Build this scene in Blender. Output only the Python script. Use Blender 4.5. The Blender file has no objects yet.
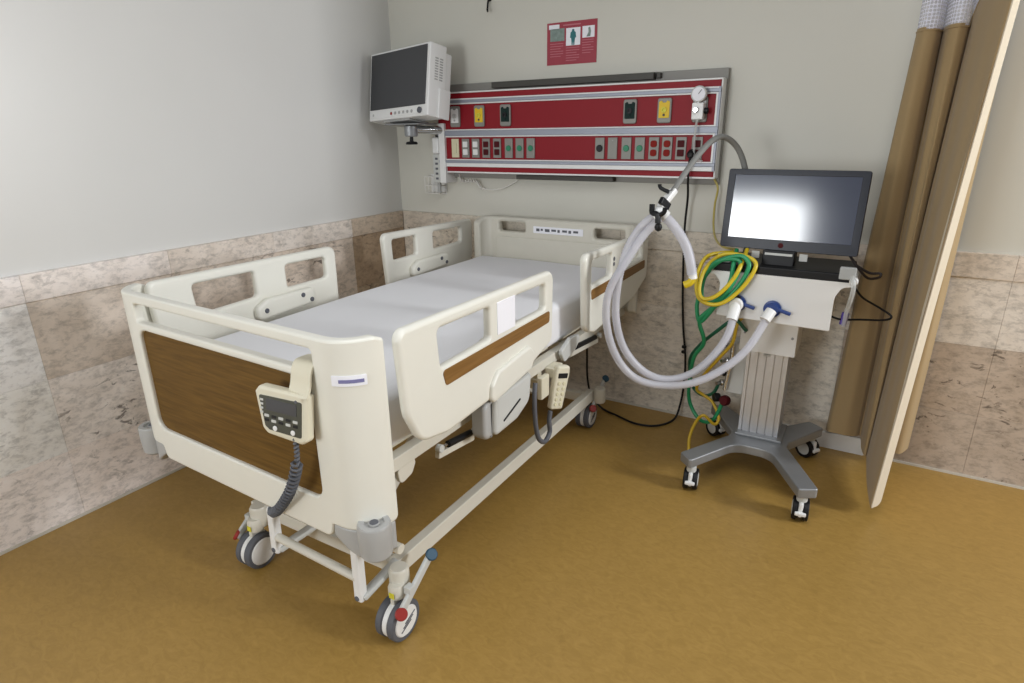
import bpy, bmesh, math, random
from mathutils import Vector, Matrix, Euler
random.seed(7)
PI = math.pi
scene = bpy.context.scene
COL = scene.collection

# ------------------------------------------------------------------ materials
def lin(c):
    f = lambda v: (v/12.92 if v <= .04045 else ((v+.055)/1.055)**2.4)
    return tuple(f(v/255) for v in c[:3]) + (1.0,)

def new_mat(name):
    m = bpy.data.materials.new(name); m.use_nodes = True
    nt = m.node_tree; b = nt.nodes['Principled BSDF']
    return m, nt, b

def N(nt, t, **kw):
    n = nt.nodes.new(t)
    for k, v in kw.items():
        if k.startswith('i_'):
            n.inputs[int(k[2:]) if k[2:].isdigit() else k[2:].replace('_', ' ')].default_value = v
        else: setattr(n, k, v)
    return n

def plain(name, c, rough=.5, metal=0.0, var=.04, scale=18, bump=0.0, spec=None, alpha=None, trans=0):
    """a painted / moulded surface with faint procedural unevenness"""
    m, nt, b = new_mat(name)
    tc = N(nt, 'ShaderNodeTexCoord')
    no = N(nt, 'ShaderNodeTexNoise', i_Scale=scale, i_Detail=4.0)
    nt.links.new(tc.outputs['Object'], no.inputs['Vector'])
    mx = N(nt, 'ShaderNodeMix', data_type='RGBA')
    L = lin(c)
    mx.inputs[6].default_value = tuple(max(0, v*(1-var)) for v in L[:3]) + (1,)
    mx.inputs[7].default_value = tuple(min(1, v*(1+var)) for v in L[:3]) + (1,)
    nt.links.new(no.outputs['Fac'], mx.inputs[0])
    nt.links.new(mx.outputs[2], b.inputs['Base Color'])
    b.inputs['Roughness'].default_value = rough
    b.inputs['Metallic'].default_value = metal
    if spec is not None: b.inputs['Specular IOR Level'].default_value = spec
    if alpha is not None: b.inputs['Alpha'].default_value = alpha
    if trans: b.inputs['Transmission Weight'].default_value = trans
    if bump:
        bp = N(nt, 'ShaderNodeBump', i_Strength=bump, i_Distance=.004)
        nt.links.new(no.outputs['Fac'], bp.inputs['Height'])
        nt.links.new(bp.outputs['Normal'], b.inputs['Normal'])
    return m

def wood_mat(name, c1, c2, rough=.4, rot=(0, 0, 0), sc=(2, 2, 40)):
    m, nt, b = new_mat(name)
    tc = N(nt, 'ShaderNodeTexCoord'); mp = N(nt, 'ShaderNodeMapping')
    mp.inputs['Scale'].default_value = sc
    nt.links.new(tc.outputs['Object'], mp.inputs['Vector'])
    no = N(nt, 'ShaderNodeTexNoise', i_Scale=2.0, i_Detail=6.0, i_Distortion=.6)
    nt.links.new(mp.outputs[0], no.inputs['Vector'])
    cr = N(nt, 'ShaderNodeValToRGB')
    cr.color_ramp.elements[0].position = .3; cr.color_ramp.elements[0].color = lin(c1)
    cr.color_ramp.elements[1].position = .72; cr.color_ramp.elements[1].color = lin(c2)
    nt.links.new(no.outputs['Fac'], cr.inputs[0]); nt.links.new(cr.outputs[0], b.inputs['Base Color'])
    b.inputs['Roughness'].default_value = rough; b.inputs['Specular IOR Level'].default_value = .25
    return m

def wall_mat(name, c, rough=.38):
    m, nt, b = new_mat(name)
    tc = N(nt, 'ShaderNodeTexCoord')
    n1 = N(nt, 'ShaderNodeTexNoise', i_Scale=1.3, i_Detail=3.0)
    n2 = N(nt, 'ShaderNodeTexNoise', i_Scale=55.0, i_Detail=3.0)
    nt.links.new(tc.outputs['Object'], n1.inputs['Vector']); nt.links.new(tc.outputs['Object'], n2.inputs['Vector'])
    mx = N(nt, 'ShaderNodeMix', data_type='RGBA'); L = lin(c)
    mx.inputs[6].default_value = tuple(v*.95 for v in L[:3])+(1,)
    mx.inputs[7].default_value = tuple(min(1, v*1.04) for v in L[:3])+(1,)
    nt.links.new(n1.outputs['Fac'], mx.inputs[0]); nt.links.new(mx.outputs[2], b.inputs['Base Color'])
    bp = N(nt, 'ShaderNodeBump', i_Strength=.05, i_Distance=.003)
    nt.links.new(n2.outputs['Fac'], bp.inputs['Height']); nt.links.new(bp.outputs[0], b.inputs['Normal'])
    b.inputs['Roughness'].default_value = rough
    return m

def floor_mat():
    m, nt, b = new_mat('vinyl_floor')
    tc = N(nt, 'ShaderNodeTexCoord')
    big = N(nt, 'ShaderNodeTexNoise', i_Scale=1.1, i_Detail=3.0)
    mp = N(nt, 'ShaderNodeMapping'); mp.inputs['Scale'].default_value = (14, 26, 1); mp.inputs['Rotation'].default_value = (0, 0, 1.2)
    fine = N(nt, 'ShaderNodeTexNoise', i_Scale=1.6, i_Detail=7.0, i_Roughness=.65, i_Distortion=1.2)
    nt.links.new(tc.outputs['Object'], big.inputs['Vector'])
    nt.links.new(tc.outputs['Object'], mp.inputs['Vector']); nt.links.new(mp.outputs[0], fine.inputs['Vector'])
    cr = N(nt, 'ShaderNodeValToRGB'); e = cr.color_ramp.elements
    e[0].position = .22; e[0].color = lin((146, 115, 56))
    e[1].position = .7; e[1].color = lin((168, 134, 70))
    k = e.new(.45); k.color = lin((157, 124, 62))
    nt.links.new(fine.outputs['Fac'], cr.inputs[0])
    mx = N(nt, 'ShaderNodeMix', data_type='RGBA', blend_type='MULTIPLY'); mx.inputs[0].default_value = .5
    cr2 = N(nt, 'ShaderNodeValToRGB'); cr2.color_ramp.elements[0].position = .3; cr2.color_ramp.elements[0].color = (.84, .84, .84, 1)
    cr2.color_ramp.elements[1].position = .7; cr2.color_ramp.elements[1].color = (1, 1, 1, 1)
    nt.links.new(big.outputs['Fac'], cr2.inputs[0])
    nt.links.new(cr.outputs[0], mx.inputs[6]); nt.links.new(cr2.outputs[0], mx.inputs[7])
    nt.links.new(mx.outputs[2], b.inputs['Base Color'])
    b.inputs['Roughness'].default_value = .42
    return m

def stone_mat(name, pits=1.0, veins=1.0):
    """travertine: a per-tile tint from the mesh, clouded, veined and pitted"""
    m, nt, b = new_mat(name)
    tc = N(nt, 'ShaderNodeTexCoord')
    at = N(nt, 'ShaderNodeAttribute', attribute_name='tint')
    cl = N(nt, 'ShaderNodeTexNoise', i_Scale=4.5, i_Detail=8.0, i_Roughness=.62, i_Distortion=.6)
    nt.links.new(tc.outputs['Object'], cl.inputs['Vector'])
    cr = N(nt, 'ShaderNodeValToRGB'); e = cr.color_ramp.elements
    e[0].position = .32; e[0].color = (.86, .83, .80, 1); e[1].position = .66; e[1].color = (1.10, 1.10, 1.11, 1)
    nt.links.new(cl.outputs['Fac'], cr.inputs[0])
    mul = N(nt, 'ShaderNodeMix', data_type='RGBA', blend_type='MULTIPLY'); mul.inputs[0].default_value = .9
    nt.links.new(at.outputs['Color'], mul.inputs[6]); nt.links.new(cr.outputs[0], mul.inputs[7])
    # fine mottling
    mp = N(nt, 'ShaderNodeMapping'); mp.inputs['Scale'].default_value = (1, 1, 1.9)
    nt.links.new(tc.outputs['Object'], mp.inputs['Vector'])
    fi = N(nt, 'ShaderNodeTexNoise', i_Scale=22.0, i_Detail=7.0, i_Roughness=.72, i_Distortion=.25)
    nt.links.new(mp.outputs[0], fi.inputs['Vector'])
    cr3 = N(nt, 'ShaderNodeValToRGB'); e = cr3.color_ramp.elements
    e[0].position = .34; e[0].color = (1-.34*veins,)*3+(1,); e[1].position = .54; e[1].color = (1.03, 1.03, 1.03, 1)
    nt.links.new(fi.outputs['Fac'], cr3.inputs[0])
    mu2 = N(nt, 'ShaderNodeMix', data_type='RGBA', blend_type='MULTIPLY'); mu2.inputs[0].default_value = 1
    nt.links.new(mul.outputs[2], mu2.inputs[6]); nt.links.new(cr3.outputs[0], mu2.inputs[7])
    # dark open pits, clustered
    pn = N(nt, 'ShaderNodeTexNoise', i_Scale=13.0, i_Detail=6.0, i_Roughness=.62, i_Distortion=.9)
    nt.links.new(mp.outputs[0], pn.inputs['Vector'])
    pr = N(nt, 'ShaderNodeValToRGB'); e = pr.color_ramp.elements
    e[0].position = .585; e[0].color = (0, 0, 0, 1); e[1].position = .63; e[1].color = (1, 1, 1, 1)
    nt.links.new(pn.outputs['Fac'], pr.inputs[0])
    pm = N(nt, 'ShaderNodeMath', operation='MULTIPLY'); pm.inputs[1].default_value = .75*pits
    nt.links.new(pr.outputs[0], pm.inputs[0])
    kn = N(nt, 'ShaderNodeTexNoise', i_Scale=3.2, i_Detail=2.0); nt.links.new(tc.outputs['Object'], kn.inputs['Vector'])
    kr = N(nt, 'ShaderNodeValToRGB'); kr.color_ramp.elements[0].position = .43; kr.color_ramp.elements[1].position = .53
    nt.links.new(kn.outputs['Fac'], kr.inputs[0])
    kk = N(nt, 'ShaderNodeMath', operation='MULTIPLY'); nt.links.new(pm.outputs[0], kk.inputs[0]); nt.links.new(kr.outputs[0], kk.inputs[1]); pm = kk
    pa = N(nt, 'ShaderNodeMath', operation='MULTIPLY')
    nt.links.new(pm.outputs[0], pa.inputs[0]); nt.links.new(at.outputs['Alpha'], pa.inputs[1])
    mx = N(nt, 'ShaderNodeMix', data_type='RGBA'); mx.inputs[7].default_value = lin((70, 60, 52))
    nt.links.new(pa.outputs[0], mx.inputs[0]); nt.links.new(mu2.outputs[2], mx.inputs[6])
    nt.links.new(mx.outputs[2], b.inputs['Base Color'])
    b.inputs['Roughness'].default_value = .42
    return m

def fabric_mat(name, c, rough=.9, var=.06, trans=0.0):
    m, nt, b = new_mat(name)
    tc = N(nt, 'ShaderNodeTexCoord'); mp = N(nt, 'ShaderNodeMapping'); mp.inputs['Scale'].default_value = (160, 160, 160)
    nt.links.new(tc.outputs['Object'], mp.inputs['Vector'])
    no = N(nt, 'ShaderNodeTexNoise', i_Scale=3.0, i_Detail=3.0); nt.links.new(mp.outputs[0], no.inputs['Vector'])
    mx = N(nt, 'ShaderNodeMix', data_type='RGBA'); L = lin(c)
    mx.inputs[6].default_value = tuple(v*(1-var) for v in L[:3])+(1,); mx.inputs[7].default_value = tuple(min(1, v*(1+var)) for v in L[:3])+(1,)
    nt.links.new(no.outputs['Fac'], mx.inputs[0]); nt.links.new(mx.outputs[2], b.inputs['Base Color'])
    b.inputs['Roughness'].default_value = rough; b.inputs['Specular IOR Level'].default_value = .15
    b.inputs['Sheen Weight'].default_value = .15
    return m

def net_mat():
    m, nt, b = new_mat('curtain_net')
    uv = N(nt, 'ShaderNodeUVMap'); uv.uv_map = 'UVMap'
    vo = N(nt, 'ShaderNodeTexVoronoi', i_Scale=75.0, i_Randomness=.15)
    nt.links.new(uv.outputs[0], vo.inputs['Vector'])
    lt = N(nt, 'ShaderNodeMath', operation='GREATER_THAN'); lt.inputs[1].default_value = .42
    nt.links.new(vo.outputs['Distance'], lt.inputs[0])
    ad = N(nt, 'ShaderNodeMath', operation='MAXIMUM'); ad.inputs[1].default_value = .35
    nt.links.new(lt.outputs[0], ad.inputs[0]); nt.links.new(ad.outputs[0], b.inputs['Alpha'])
    b.inputs['Base Color'].default_value = lin((222, 222, 236)); b.inputs['Roughness'].default_value = .8
    return m

M = {}
M['wall_left'] = wall_mat('wall_paint', (214, 213, 209), .34)
M['wall_back'] = wall_mat('wall_paint_back', (208, 206, 195), .5)
M['floor'] = floor_mat()
M['stone'] = stone_mat('travertine')
M['grout'] = plain('white_caulk', (205, 200, 188), .7)
M['cream'] = plain('cream_plastic', (226, 224, 213), .33, var=.015)
M['cream2'] = plain('cream_enamel', (210, 206, 193), .36, var=.03)
M['cream3'] = plain('beige_plastic', (216, 210, 188), .4, var=.02)
M['white'] = plain('white_plastic', (230, 230, 228), .35, var=.015)
M['paper'] = plain('white_label', (240, 240, 246), .6, var=.01)
M['violet'] = plain('violet_ink', (120, 118, 160), .7, var=.2, scale=160)
M['wood_dark'] = wood_mat('dark_oak_laminate', (88, 62, 16), (112, 82, 30), .6, sc=(3, 3, 45))
M['wood_light'] = wood_mat('oak_laminate', (118, 84, 42), (140, 104, 58), .4, sc=(3, 3, 60))
M['sheet'] = fabric_mat('grey_sheet', (228, 228, 230), .85, .02)
M['grey'] = plain('grey_plastic', (168, 168, 166), .45, var=.02)
M['lgrey'] = plain('light_grey_plastic', (196, 197, 193), .42, var=.02)
M['dgrey'] = plain('dark_grey_rubber', (88, 90, 96), .6, var=.05)
M['hose_grey'] = plain('grey_sleeve', (124, 124, 120), .6, var=.05)
M['black'] = plain('black_plastic', (18, 18, 20), .45, var=.1, spec=.3)
M['darkmetal'] = plain('dark_slot', (62, 60, 54), .5, var=.1)
M['chrome'] = plain('chrome', (205, 206, 208), .2, 1.0, var=.03)
M['alu'] = plain('brushed_aluminium', (196, 197, 200), .34, .85, var=.05, scale=60)
M['alu_dull'] = plain('cast_aluminium', (150, 152, 154), .45, .6, var=.06)
M['alu_rail'] = plain('anodised_rail', (148, 152, 163), .45, .35, var=.03)
M['red'] = plain('red_laminate', (136, 10, 26), .5, var=.03, spec=.3)
M['redpad'] = plain('red_rubber', (146, 40, 34), .5, var=.05)
M['bluepad'] = plain('teal_blue_rubber', (30, 70, 92), .5, var=.05)
M['green'] = plain('green_plastic', (34, 128, 92), .45, var=.05)
M['dgreen'] = plain('dark_green_label', (20, 42, 38), .6, var=.3, scale=120, spec=.2)
M['yellow'] = plain('yellow_label', (226, 190, 26), .5, var=.05)
M['plate_grey'] = plain('grey_steel_plate', (136, 134, 128), .45, .1, var=.04)
M['back_grey'] = plain('grey_enamel', (140, 139, 132), .5, var=.03)
M['ivory'] = plain('ivory_plastic', (214, 208, 176), .4, var=.02)
M['sock_red'] = plain('red_socket', (132, 26, 18), .6, var=.05, spec=.2)
M['sock_dark'] = plain('maroon_socket', (74, 12, 18), .6, var=.05, spec=.2)
M['hose_green'] = plain('green_hose', (34, 142, 92), .35, var=.06)
M['hose_yellow'] = plain('yellow_hose', (206, 180, 34), .35, var=.06)
M['yel_clear'] = plain('pale_yellow_tube', (188, 172, 92), .35, var=.05)
M['tube_clear'] = plain('milky_corrugated_tube', (224, 224, 232), .35, var=.03, trans=.3, alpha=.74)
M['blue'] = plain('blue_plastic', (34, 62, 124), .4, var=.05)
M['purple'] = plain('violet_plastic', (86, 70, 150), .4, var=.05)
M['clear'] = plain('clear_acrylic', (214, 216, 214), .15, var=.02, alpha=.45)
M['screen_off'] = plain('switched_off_screen', (62, 63, 66), .35, var=.05)
M['lcd'] = plain('lcd_glass', (66, 72, 90), .13, var=.08, scale=8, spec=1.0)
M['lcd'].node_tree.nodes['Principled BSDF'].inputs['Coat Weight'].default_value = 1.0
M['lcd'].node_tree.nodes['Principled BSDF'].inputs['Coat Roughness'].default_value = .11
M['bezel'] = plain('dark_film_bezel', (30, 33, 44), .35, var=.3, scale=70, spec=.35)
M['panel_dark'] = plain('dark_green_display', (66, 68, 58), .3, var=.15, scale=60)
M['curtain'] = fabric_mat('tan_curtain', (160, 137, 100), .85, .05)
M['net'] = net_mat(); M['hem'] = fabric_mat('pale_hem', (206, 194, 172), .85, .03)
M['poster'] = plain('maroon_poster', (158, 50, 66), .5, var=.08, scale=30)
M['poster_light'] = plain('pink_print', (190, 112, 122), .6, var=.15, scale=120)
M['poster_grey'] = plain('grey_green_print', (126, 142, 136), .6, var=.45, scale=55)
M['teal'] = plain('teal_print', (42, 112, 118), .6, var=.1)
M['gasyellow'] = plain('yellow_sticker', (214, 206, 60), .5)
M['wire'] = plain('white_wire', (222, 220, 214), .45)

# ------------------------------------------------------------------ mesh helpers
def BM(): return bmesh.new()

def box(bm, x0, x1, y0, y1, z0, z1, bev=0.0, seg=2, mtx=None):
    r = bmesh.ops.create_cube(bm, size=1.0)
    vs = r['verts']
    T = Matrix.Translation(((x0+x1)/2, (y0+y1)/2, (z0+z1)/2)) @ Matrix.Diagonal((abs(x1-x0), abs(y1-y0), abs(z1-z0), 1))
    bmesh.ops.transform(bm, matrix=T, verts=vs)
    if bev:
        es = list({e for v in vs for e in v.link_edges})
        r2 = bmesh.ops.bevel(bm, geom=es, offset=min(bev, .49*min(abs(x1-x0), abs(y1-y0), abs(z1-z0))), segments=seg, profile=.5, affect='EDGES')
        vs = list({v for f in r2['faces'] for v in f.verts} | {v for v in vs if v.is_valid})
    if mtx is not None: bmesh.ops.transform(bm, matrix=mtx, verts=vs)
    return bm

def obar(bm, p0, p1, w, t, bev=.003, up=(0, 0, 1)):
    """rectangular bar from p0 to p1, w wide and t thick"""
    p0, p1 = Vector(p0), Vector(p1); d = p1-p0; L = d.length; d.normalize()
    up = Vector(up); s = d.cross(up)
    if s.length < 1e-4: s = d.cross(Vector((1, 0, 0)))
    s.normalize(); u = s.cross(d)
    R = Matrix((d, s, u)).transposed().to_4x4()
    box(bm, -L/2, L/2, -w/2, w/2, -t/2, t/2, bev, 2, Matrix.Translation((p0+p1)/2) @ R)
    return bm

def spline(pts, n=8):
    P = [Vector(p) for p in pts]
    if len(P) < 3: return P
    out = []
    for i in range(len(P)-1):
        a = P[i-1] if i else P[0]*2-P[1]; b = P[i]; c = P[i+1]; d = P[i+2] if i+2 < len(P) else P[-1]*2-P[-2]
        for k in range(n):
            t = k/n
            out.append(.5*((2*b)+(c-a)*t+(2*a-5*b+4*c-d)*t*t+(3*b-a-3*c+d)*t**3))
    out.append(P[-1]); return out

def tube(bm, pts, r, seg=8, smooth=8, rfun=None, step=None):
    P = spline(pts, smooth) if smooth else [Vector(p) for p in pts]
    if step:
        Q = [P[0]]; acc = 0
        for a, b in zip(P, P[1:]):
            L = (b-a).length
            if L < 1e-9: continue
            t = step-acc
            while t <= L: Q.append(a.lerp(b, t/L)); t += step
            acc = (acc+L) % step
        P = Q
    n = len(P); prev = None; rings = []
    for i in range(n):
        d = (P[min(i+1, n-1)]-P[max(i-1, 0)])
        if d.length < 1e-9: d = Vector((0, 0, 1))
        d.normalize()
        if prev is None:
            u = d.orthogonal().normalized()
        else:
            u = (prev-d*prev.dot(d))
            u = u.normalized() if u.length > 1e-6 else d.orthogonal().normalized()
        prev = u; v = d.cross(u)
        rr = rfun(i, n)*r if rfun else r
        rings.append([bm.verts.new(P[i]+(u*math.cos(2*PI*k/seg)+v*math.sin(2*PI*k/seg))*rr) for k in range(seg)])
    for a, b in zip(rings, rings[1:]):
        for k in range(seg): bm.faces.new((a[k], a[(k+1) % seg], b[(k+1) % seg], b[k]))
    bm.faces.new(rings[0][::-1]); bm.faces.new(rings[-1])
    return bm

def lathe(bm, prof, mtx=None, seg=24):
    """profile [(r, h)] turned about local z"""
    rings = []; vs = []
    for r, h in prof:
        if r < 1e-6: ring = [bm.verts.new((0, 0, h))]
        else: ring = [bm.verts.new((r*math.cos(2*PI*k/seg), r*math.sin(2*PI*k/seg), h)) for k in range(seg)]
        rings.append(ring); vs += ring
    for a, b in zip(rings, rings[1:]):
        for k in range(seg):
            k2 = (k+1) % seg
            if len(a) == 1 and len(b) == 1: continue
            if len(a) == 1: bm.faces.new((a[0], b[k2], b[k]))
            elif len(b) == 1: bm.faces.new((a[k], a[k2], b[0]))
            else: bm.faces.new((a[k], a[k2], b[k2], b[k]))
    if mtx is not None: bmesh.ops.transform(bm, matrix=mtx, verts=vs)
    bmesh.ops.recalc_face_normals(bm, faces=list({f for v in vs for f in v.link_faces}))
    return bm

def axis(p, d):
    """matrix putting local z along d at p"""
    d = Vector(d).normalized()
    return Matrix.Translation(p) @ d.to_track_quat('Z', 'Y').to_matrix().to_4x4()

def disc(bm, p, d, r, h, bev=.15, seg=20):
    b = min(bev*r, h*.45)
    return lathe(bm, [(0, 0), (r-b, 0), (r, b), (r, h-b), (r-b, h), (0, h)], axis(p, d), seg)

def rounded(poly, rad, n=6):
    """fillet the corners of a 2D polygon; rad is one radius or one per corner"""
    k = len(poly); out = []
    for i in range(k):
        p = Vector(poly[i]); a = Vector(poly[i-1]); b = Vector(poly[(i+1) % k])
        r = rad if not isinstance(rad, (list, tuple)) else rad[i]
        da, db = (a-p), (b-p); la, lb = da.length, db.length; da.normalize(); db.normalize()
        ang = da.angle(db)
        if r <= 0 or ang > PI-.02: out.append(tuple(p)); continue
        t = min(r/math.tan(ang/2), la*.49, lb*.49); r2 = t*math.tan(ang/2)
        c = p+(da+db).normalized()*(r2/math.sin(ang/2))
        s, e = p+da*t, p+db*t
        a0 = math.atan2(s.y-c.y, s.x-c.x); a1 = math.atan2(e.y-c.y, e.x-c.x); d = a1-a0
        while d > PI: d -= 2*PI
        while d < -PI: d += 2*PI
        for j in range(n+1):
            q = a0+d*j/n; out.append((c.x+r2*math.cos(q), c.y+r2*math.sin(q)))
    return out

def rect(x0, x1, y0, y1, r=0, n=5):
    return rounded([(x0, y0), (x1, y0), (x1, y1), (x0, y1)], r, n) if r else [(x0, y0), (x1, y0), (x1, y1), (x0, y1)]

def plate(bm, outer, holes, t, bev, mtx=None):
    """flat plate with holes and rounded-over edges: local xy outline, thickness along z (centred)"""
    cu = bpy.data.curves.new('tmp', 'CURVE'); cu.dimensions = '2D'; cu.fill_mode = 'BOTH'
    bev = min(bev, t*.45)
    cu.extrude = t/2-bev; cu.bevel_depth = bev; cu.bevel_resolution = 2; cu.offset = -bev
    for loop in [outer]+holes:
        s = cu.splines.new('POLY'); s.points.add(len(loop)-1); s.use_cyclic_u = True
        for p, c in zip(s.points, loop): p.co = (c[0], c[1], 0, 1)
    o = bpy.data.objects.new('tmp', cu); COL.objects.link(o)
    dg = bpy.context.evaluated_depsgraph_get(); dg.update()
    me = bpy.data.meshes.new_from_object(o.evaluated_get(dg))
    tmp = bmesh.new(); tmp.from_mesh(me)
    bmesh.ops.remove_doubles(tmp, verts=tmp.verts, dist=2e-5)
    bmesh.ops.recalc_face_normals(tmp, faces=tmp.faces)
    if mtx is not None: bmesh.ops.transform(tmp, matrix=mtx, verts=tmp.verts)
    tmp.to_mesh(me); tmp.free(); bm.from_mesh(me)
    bpy.data.objects.remove(o); bpy.data.curves.remove(cu); bpy.data.meshes.remove(me)
    return bm

# local (a, b, c): plane helpers.  YZ plane with normal +x, XZ plane with normal -y
def YZ(x): return Matrix(((0, 0, 1, x), (1, 0, 0, 0), (0, 1, 0, 0), (0, 0, 0, 1)))
def XZ(y): return Matrix(((1, 0, 0, 0), (0, 0, -1, y), (0, 1, 0, 0), (0, 0, 0, 1)))
def XY(z): return Matrix.Translation((0, 0, z))

def finish(bm, name, mat, sharp=38):
    me = bpy.data.meshes.new(name)
    bmesh.ops.recalc_face_normals(bm, faces=bm.faces)
    for f in bm.faces: f.smooth = True
    for e in bm.edges:
        if len(e.link_faces) == 2 and e.calc_face_angle(0) > math.radians(sharp): e.smooth = False
    bm.to_mesh(me); bm.free()
    me.materials.append(M[mat] if isinstance(mat, str) else mat)
    return me

def origin_of(o):
    p = Vector(o.location)
    while o.parent: o = o.parent; p = p+Vector(o.location)
    return p

def obj(name, bm, mat, parent=None, sharp=38, label=None, loc=None):
    """link bm as one mesh. World-built meshes are moved into the parent's frame; with loc the mesh is already local"""
    if parent is not None and loc is None:
        bmesh.ops.translate(bm, vec=-origin_of(parent), verts=bm.verts)
    me = finish(bm, name, mat, sharp)
    o = bpy.data.objects.new(name, me); COL.objects.link(o)
    if parent is not None: o.parent = parent
    if loc is not None: o.location = loc
    if label: o['label'] = label
    wn = o.modifiers.new('WeightedNormal', 'WEIGHTED_NORMAL'); wn.keep_sharp = True; wn.weight = 100
    return o

def tag(o, label, cat, group=None):
    o['label'] = label; o['category'] = cat
    if group: o['group'] = group
    return o

def thing(name, label, cat, loc, group=None, rot=None):
    o = bpy.data.objects.new(name, None); o.empty_display_size = .1; COL.objects.link(o); o.location = loc
    if rot: o.rotation_euler = rot
    return tag(o, label, cat, group)

def struct(name, bm, mat, sharp=38):
    o = obj(name, bm, mat, None, sharp); o['kind'] = 'structure'; return o

def solo(name, bm, mat, label, cat, base, sharp=38, group=None):
    """a thing that is a single mesh, with its origin at base"""
    bmesh.ops.translate(bm, vec=-Vector(base), verts=bm.verts)
    o = obj(name, bm, mat, None, sharp); o.location = base
    return tag(o, label, cat, group)

# ------------------------------------------------------------------ room
struct('floor', box(BM(), -.2, 8, -7, .2, -.1, 0), 'floor')
struct('wall_left', box(BM(), -.2, 0, -7, .2, 0, 2.9), 'wall_left')
struct('wall_back', box(BM(), 0, 8, 0, .2, 0, 2.9), 'wall_back')

def wainscot(name, us, zs, tint, place):
    bm = BM(); cl = bm.loops.layers.float_color.new('tint')
    g = .0004; tints = {}
    for i in range(len(us)-1):
        for j in range(len(zs)-1):
            r = tint(i, j, us[i], zs[j])
            box(bm, us[i]+g, us[i+1]-g, -.02, 0, zs[j]+g, zs[j+1]-g, .0009, 1)
            tints[(i, j)] = tuple(min(.93, v*1.22) for v in lin(r)[:3])+(r[3],)
    for f in bm.faces:
        c = f.calc_center_median()
        i = max(k for k in range(len(us)-1) if us[k] <= c.x or k == 0); j = max(k for k in range(len(zs)-1) if zs[k] <= c.z or k == 0)
        for l in f.loops: l[cl] = tints[(i, j)]
    bmesh.ops.transform(bm, matrix=place, verts=bm.verts)
    return struct(name, bm, 'stone', 20)

zs = [0.012, .315, .645, .972]
PL = Matrix(((0, -1, 0, 0), (1, 0, 0, 0), (0, 0, 1, 0), (0, 0, 0, 1)))      # u -> y, out -> +x
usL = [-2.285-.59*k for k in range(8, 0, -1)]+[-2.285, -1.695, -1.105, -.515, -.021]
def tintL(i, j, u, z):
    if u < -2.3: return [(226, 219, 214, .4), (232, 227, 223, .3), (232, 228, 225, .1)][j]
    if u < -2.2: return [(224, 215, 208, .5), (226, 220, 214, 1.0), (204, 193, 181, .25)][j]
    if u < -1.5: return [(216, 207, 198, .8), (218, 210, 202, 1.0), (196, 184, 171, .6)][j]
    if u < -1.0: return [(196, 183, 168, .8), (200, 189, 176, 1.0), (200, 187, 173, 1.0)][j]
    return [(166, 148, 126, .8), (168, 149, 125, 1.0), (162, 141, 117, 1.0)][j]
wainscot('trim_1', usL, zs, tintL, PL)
usB = [.021, .43, 1.02, 1.61, 2.2, 2.79, 3.38, 3.97, 4.56, 5.15, 5.74, 6.33, 6.92, 7.51, 8]
def tintB(i, j, u, z):
    if u > 2.7: return [(176, 163, 149, 1.0), (178, 164, 149, 1.0), (208, 201, 191, .3)][j]
    if u > 2.1: return [(206, 200, 188, .3), (208, 202, 190, .3), (200, 192, 178, .8)][j]
    return [(206, 200, 188, .3), (206, 199, 187, .4), (200, 191, 176, .9)][j]
wainscot('trim_2', usB, zs, tintB, Matrix.Identity(4))
# the stone ledge capping the wainscot, both walls
def ledge(name, us, cols, place, slope=0.0):
    bm = BM(); cl = bm.loops.layers.float_color.new('tint')
    for i in range(len(us)-1):
        box(bm, us[i]+.0004, us[i+1]-.0004, -.026, 0, .9732, 1.082, .0012, 1)
    for f in bm.faces:
        i = max(k for k in range(len(us)-1) if us[k] <= f.calc_center_median().x or k == 0)
        for l in f.loops: l[cl] = tuple(min(.93, v*1.15) for v in lin(cols[i % len(cols)])[:3])+(.35,)
    for v in bm.verts: v.co.z -= slope*v.co.x
    bmesh.ops.transform(bm, matrix=place, verts=bm.verts)
    struct(name, bm, 'stone', 20)
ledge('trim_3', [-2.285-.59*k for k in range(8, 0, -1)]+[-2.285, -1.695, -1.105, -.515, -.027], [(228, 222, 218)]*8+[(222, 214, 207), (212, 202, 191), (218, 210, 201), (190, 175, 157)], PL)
ledge('trim_4', [.027]+usB[1:], [(196, 186, 172), (202, 194, 180), (198, 190, 176), (202, 194, 180), (200, 190, 176), (206, 196, 183), (206, 195, 182)], Matrix.Identity(4), .006)
struct('baseboard_left', box(BM(), 0, .024, -7, -.02, 0, .012), 'grout')
struct('baseboard_back', box(BM(), .024, 8, -.024, 0, 0, .012), 'grout')
bm = BM()
plate(bm, rounded([(2.56, .0), (2.965, .0), (2.965, .092), (2.56, .085)], [0, .003, .003, .003]), [], .008, .002, XZ(-.029))
struct('trim_5', bm, 'white')

# ------------------------------------------------------------------ hospital bed
BX = 1.21
bed = thing('hospital_bed', 'cream adjustable hospital bed with dark wood footboard panel, standing in the room corner', 'bed', (BX, -1.2, 0))

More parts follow.
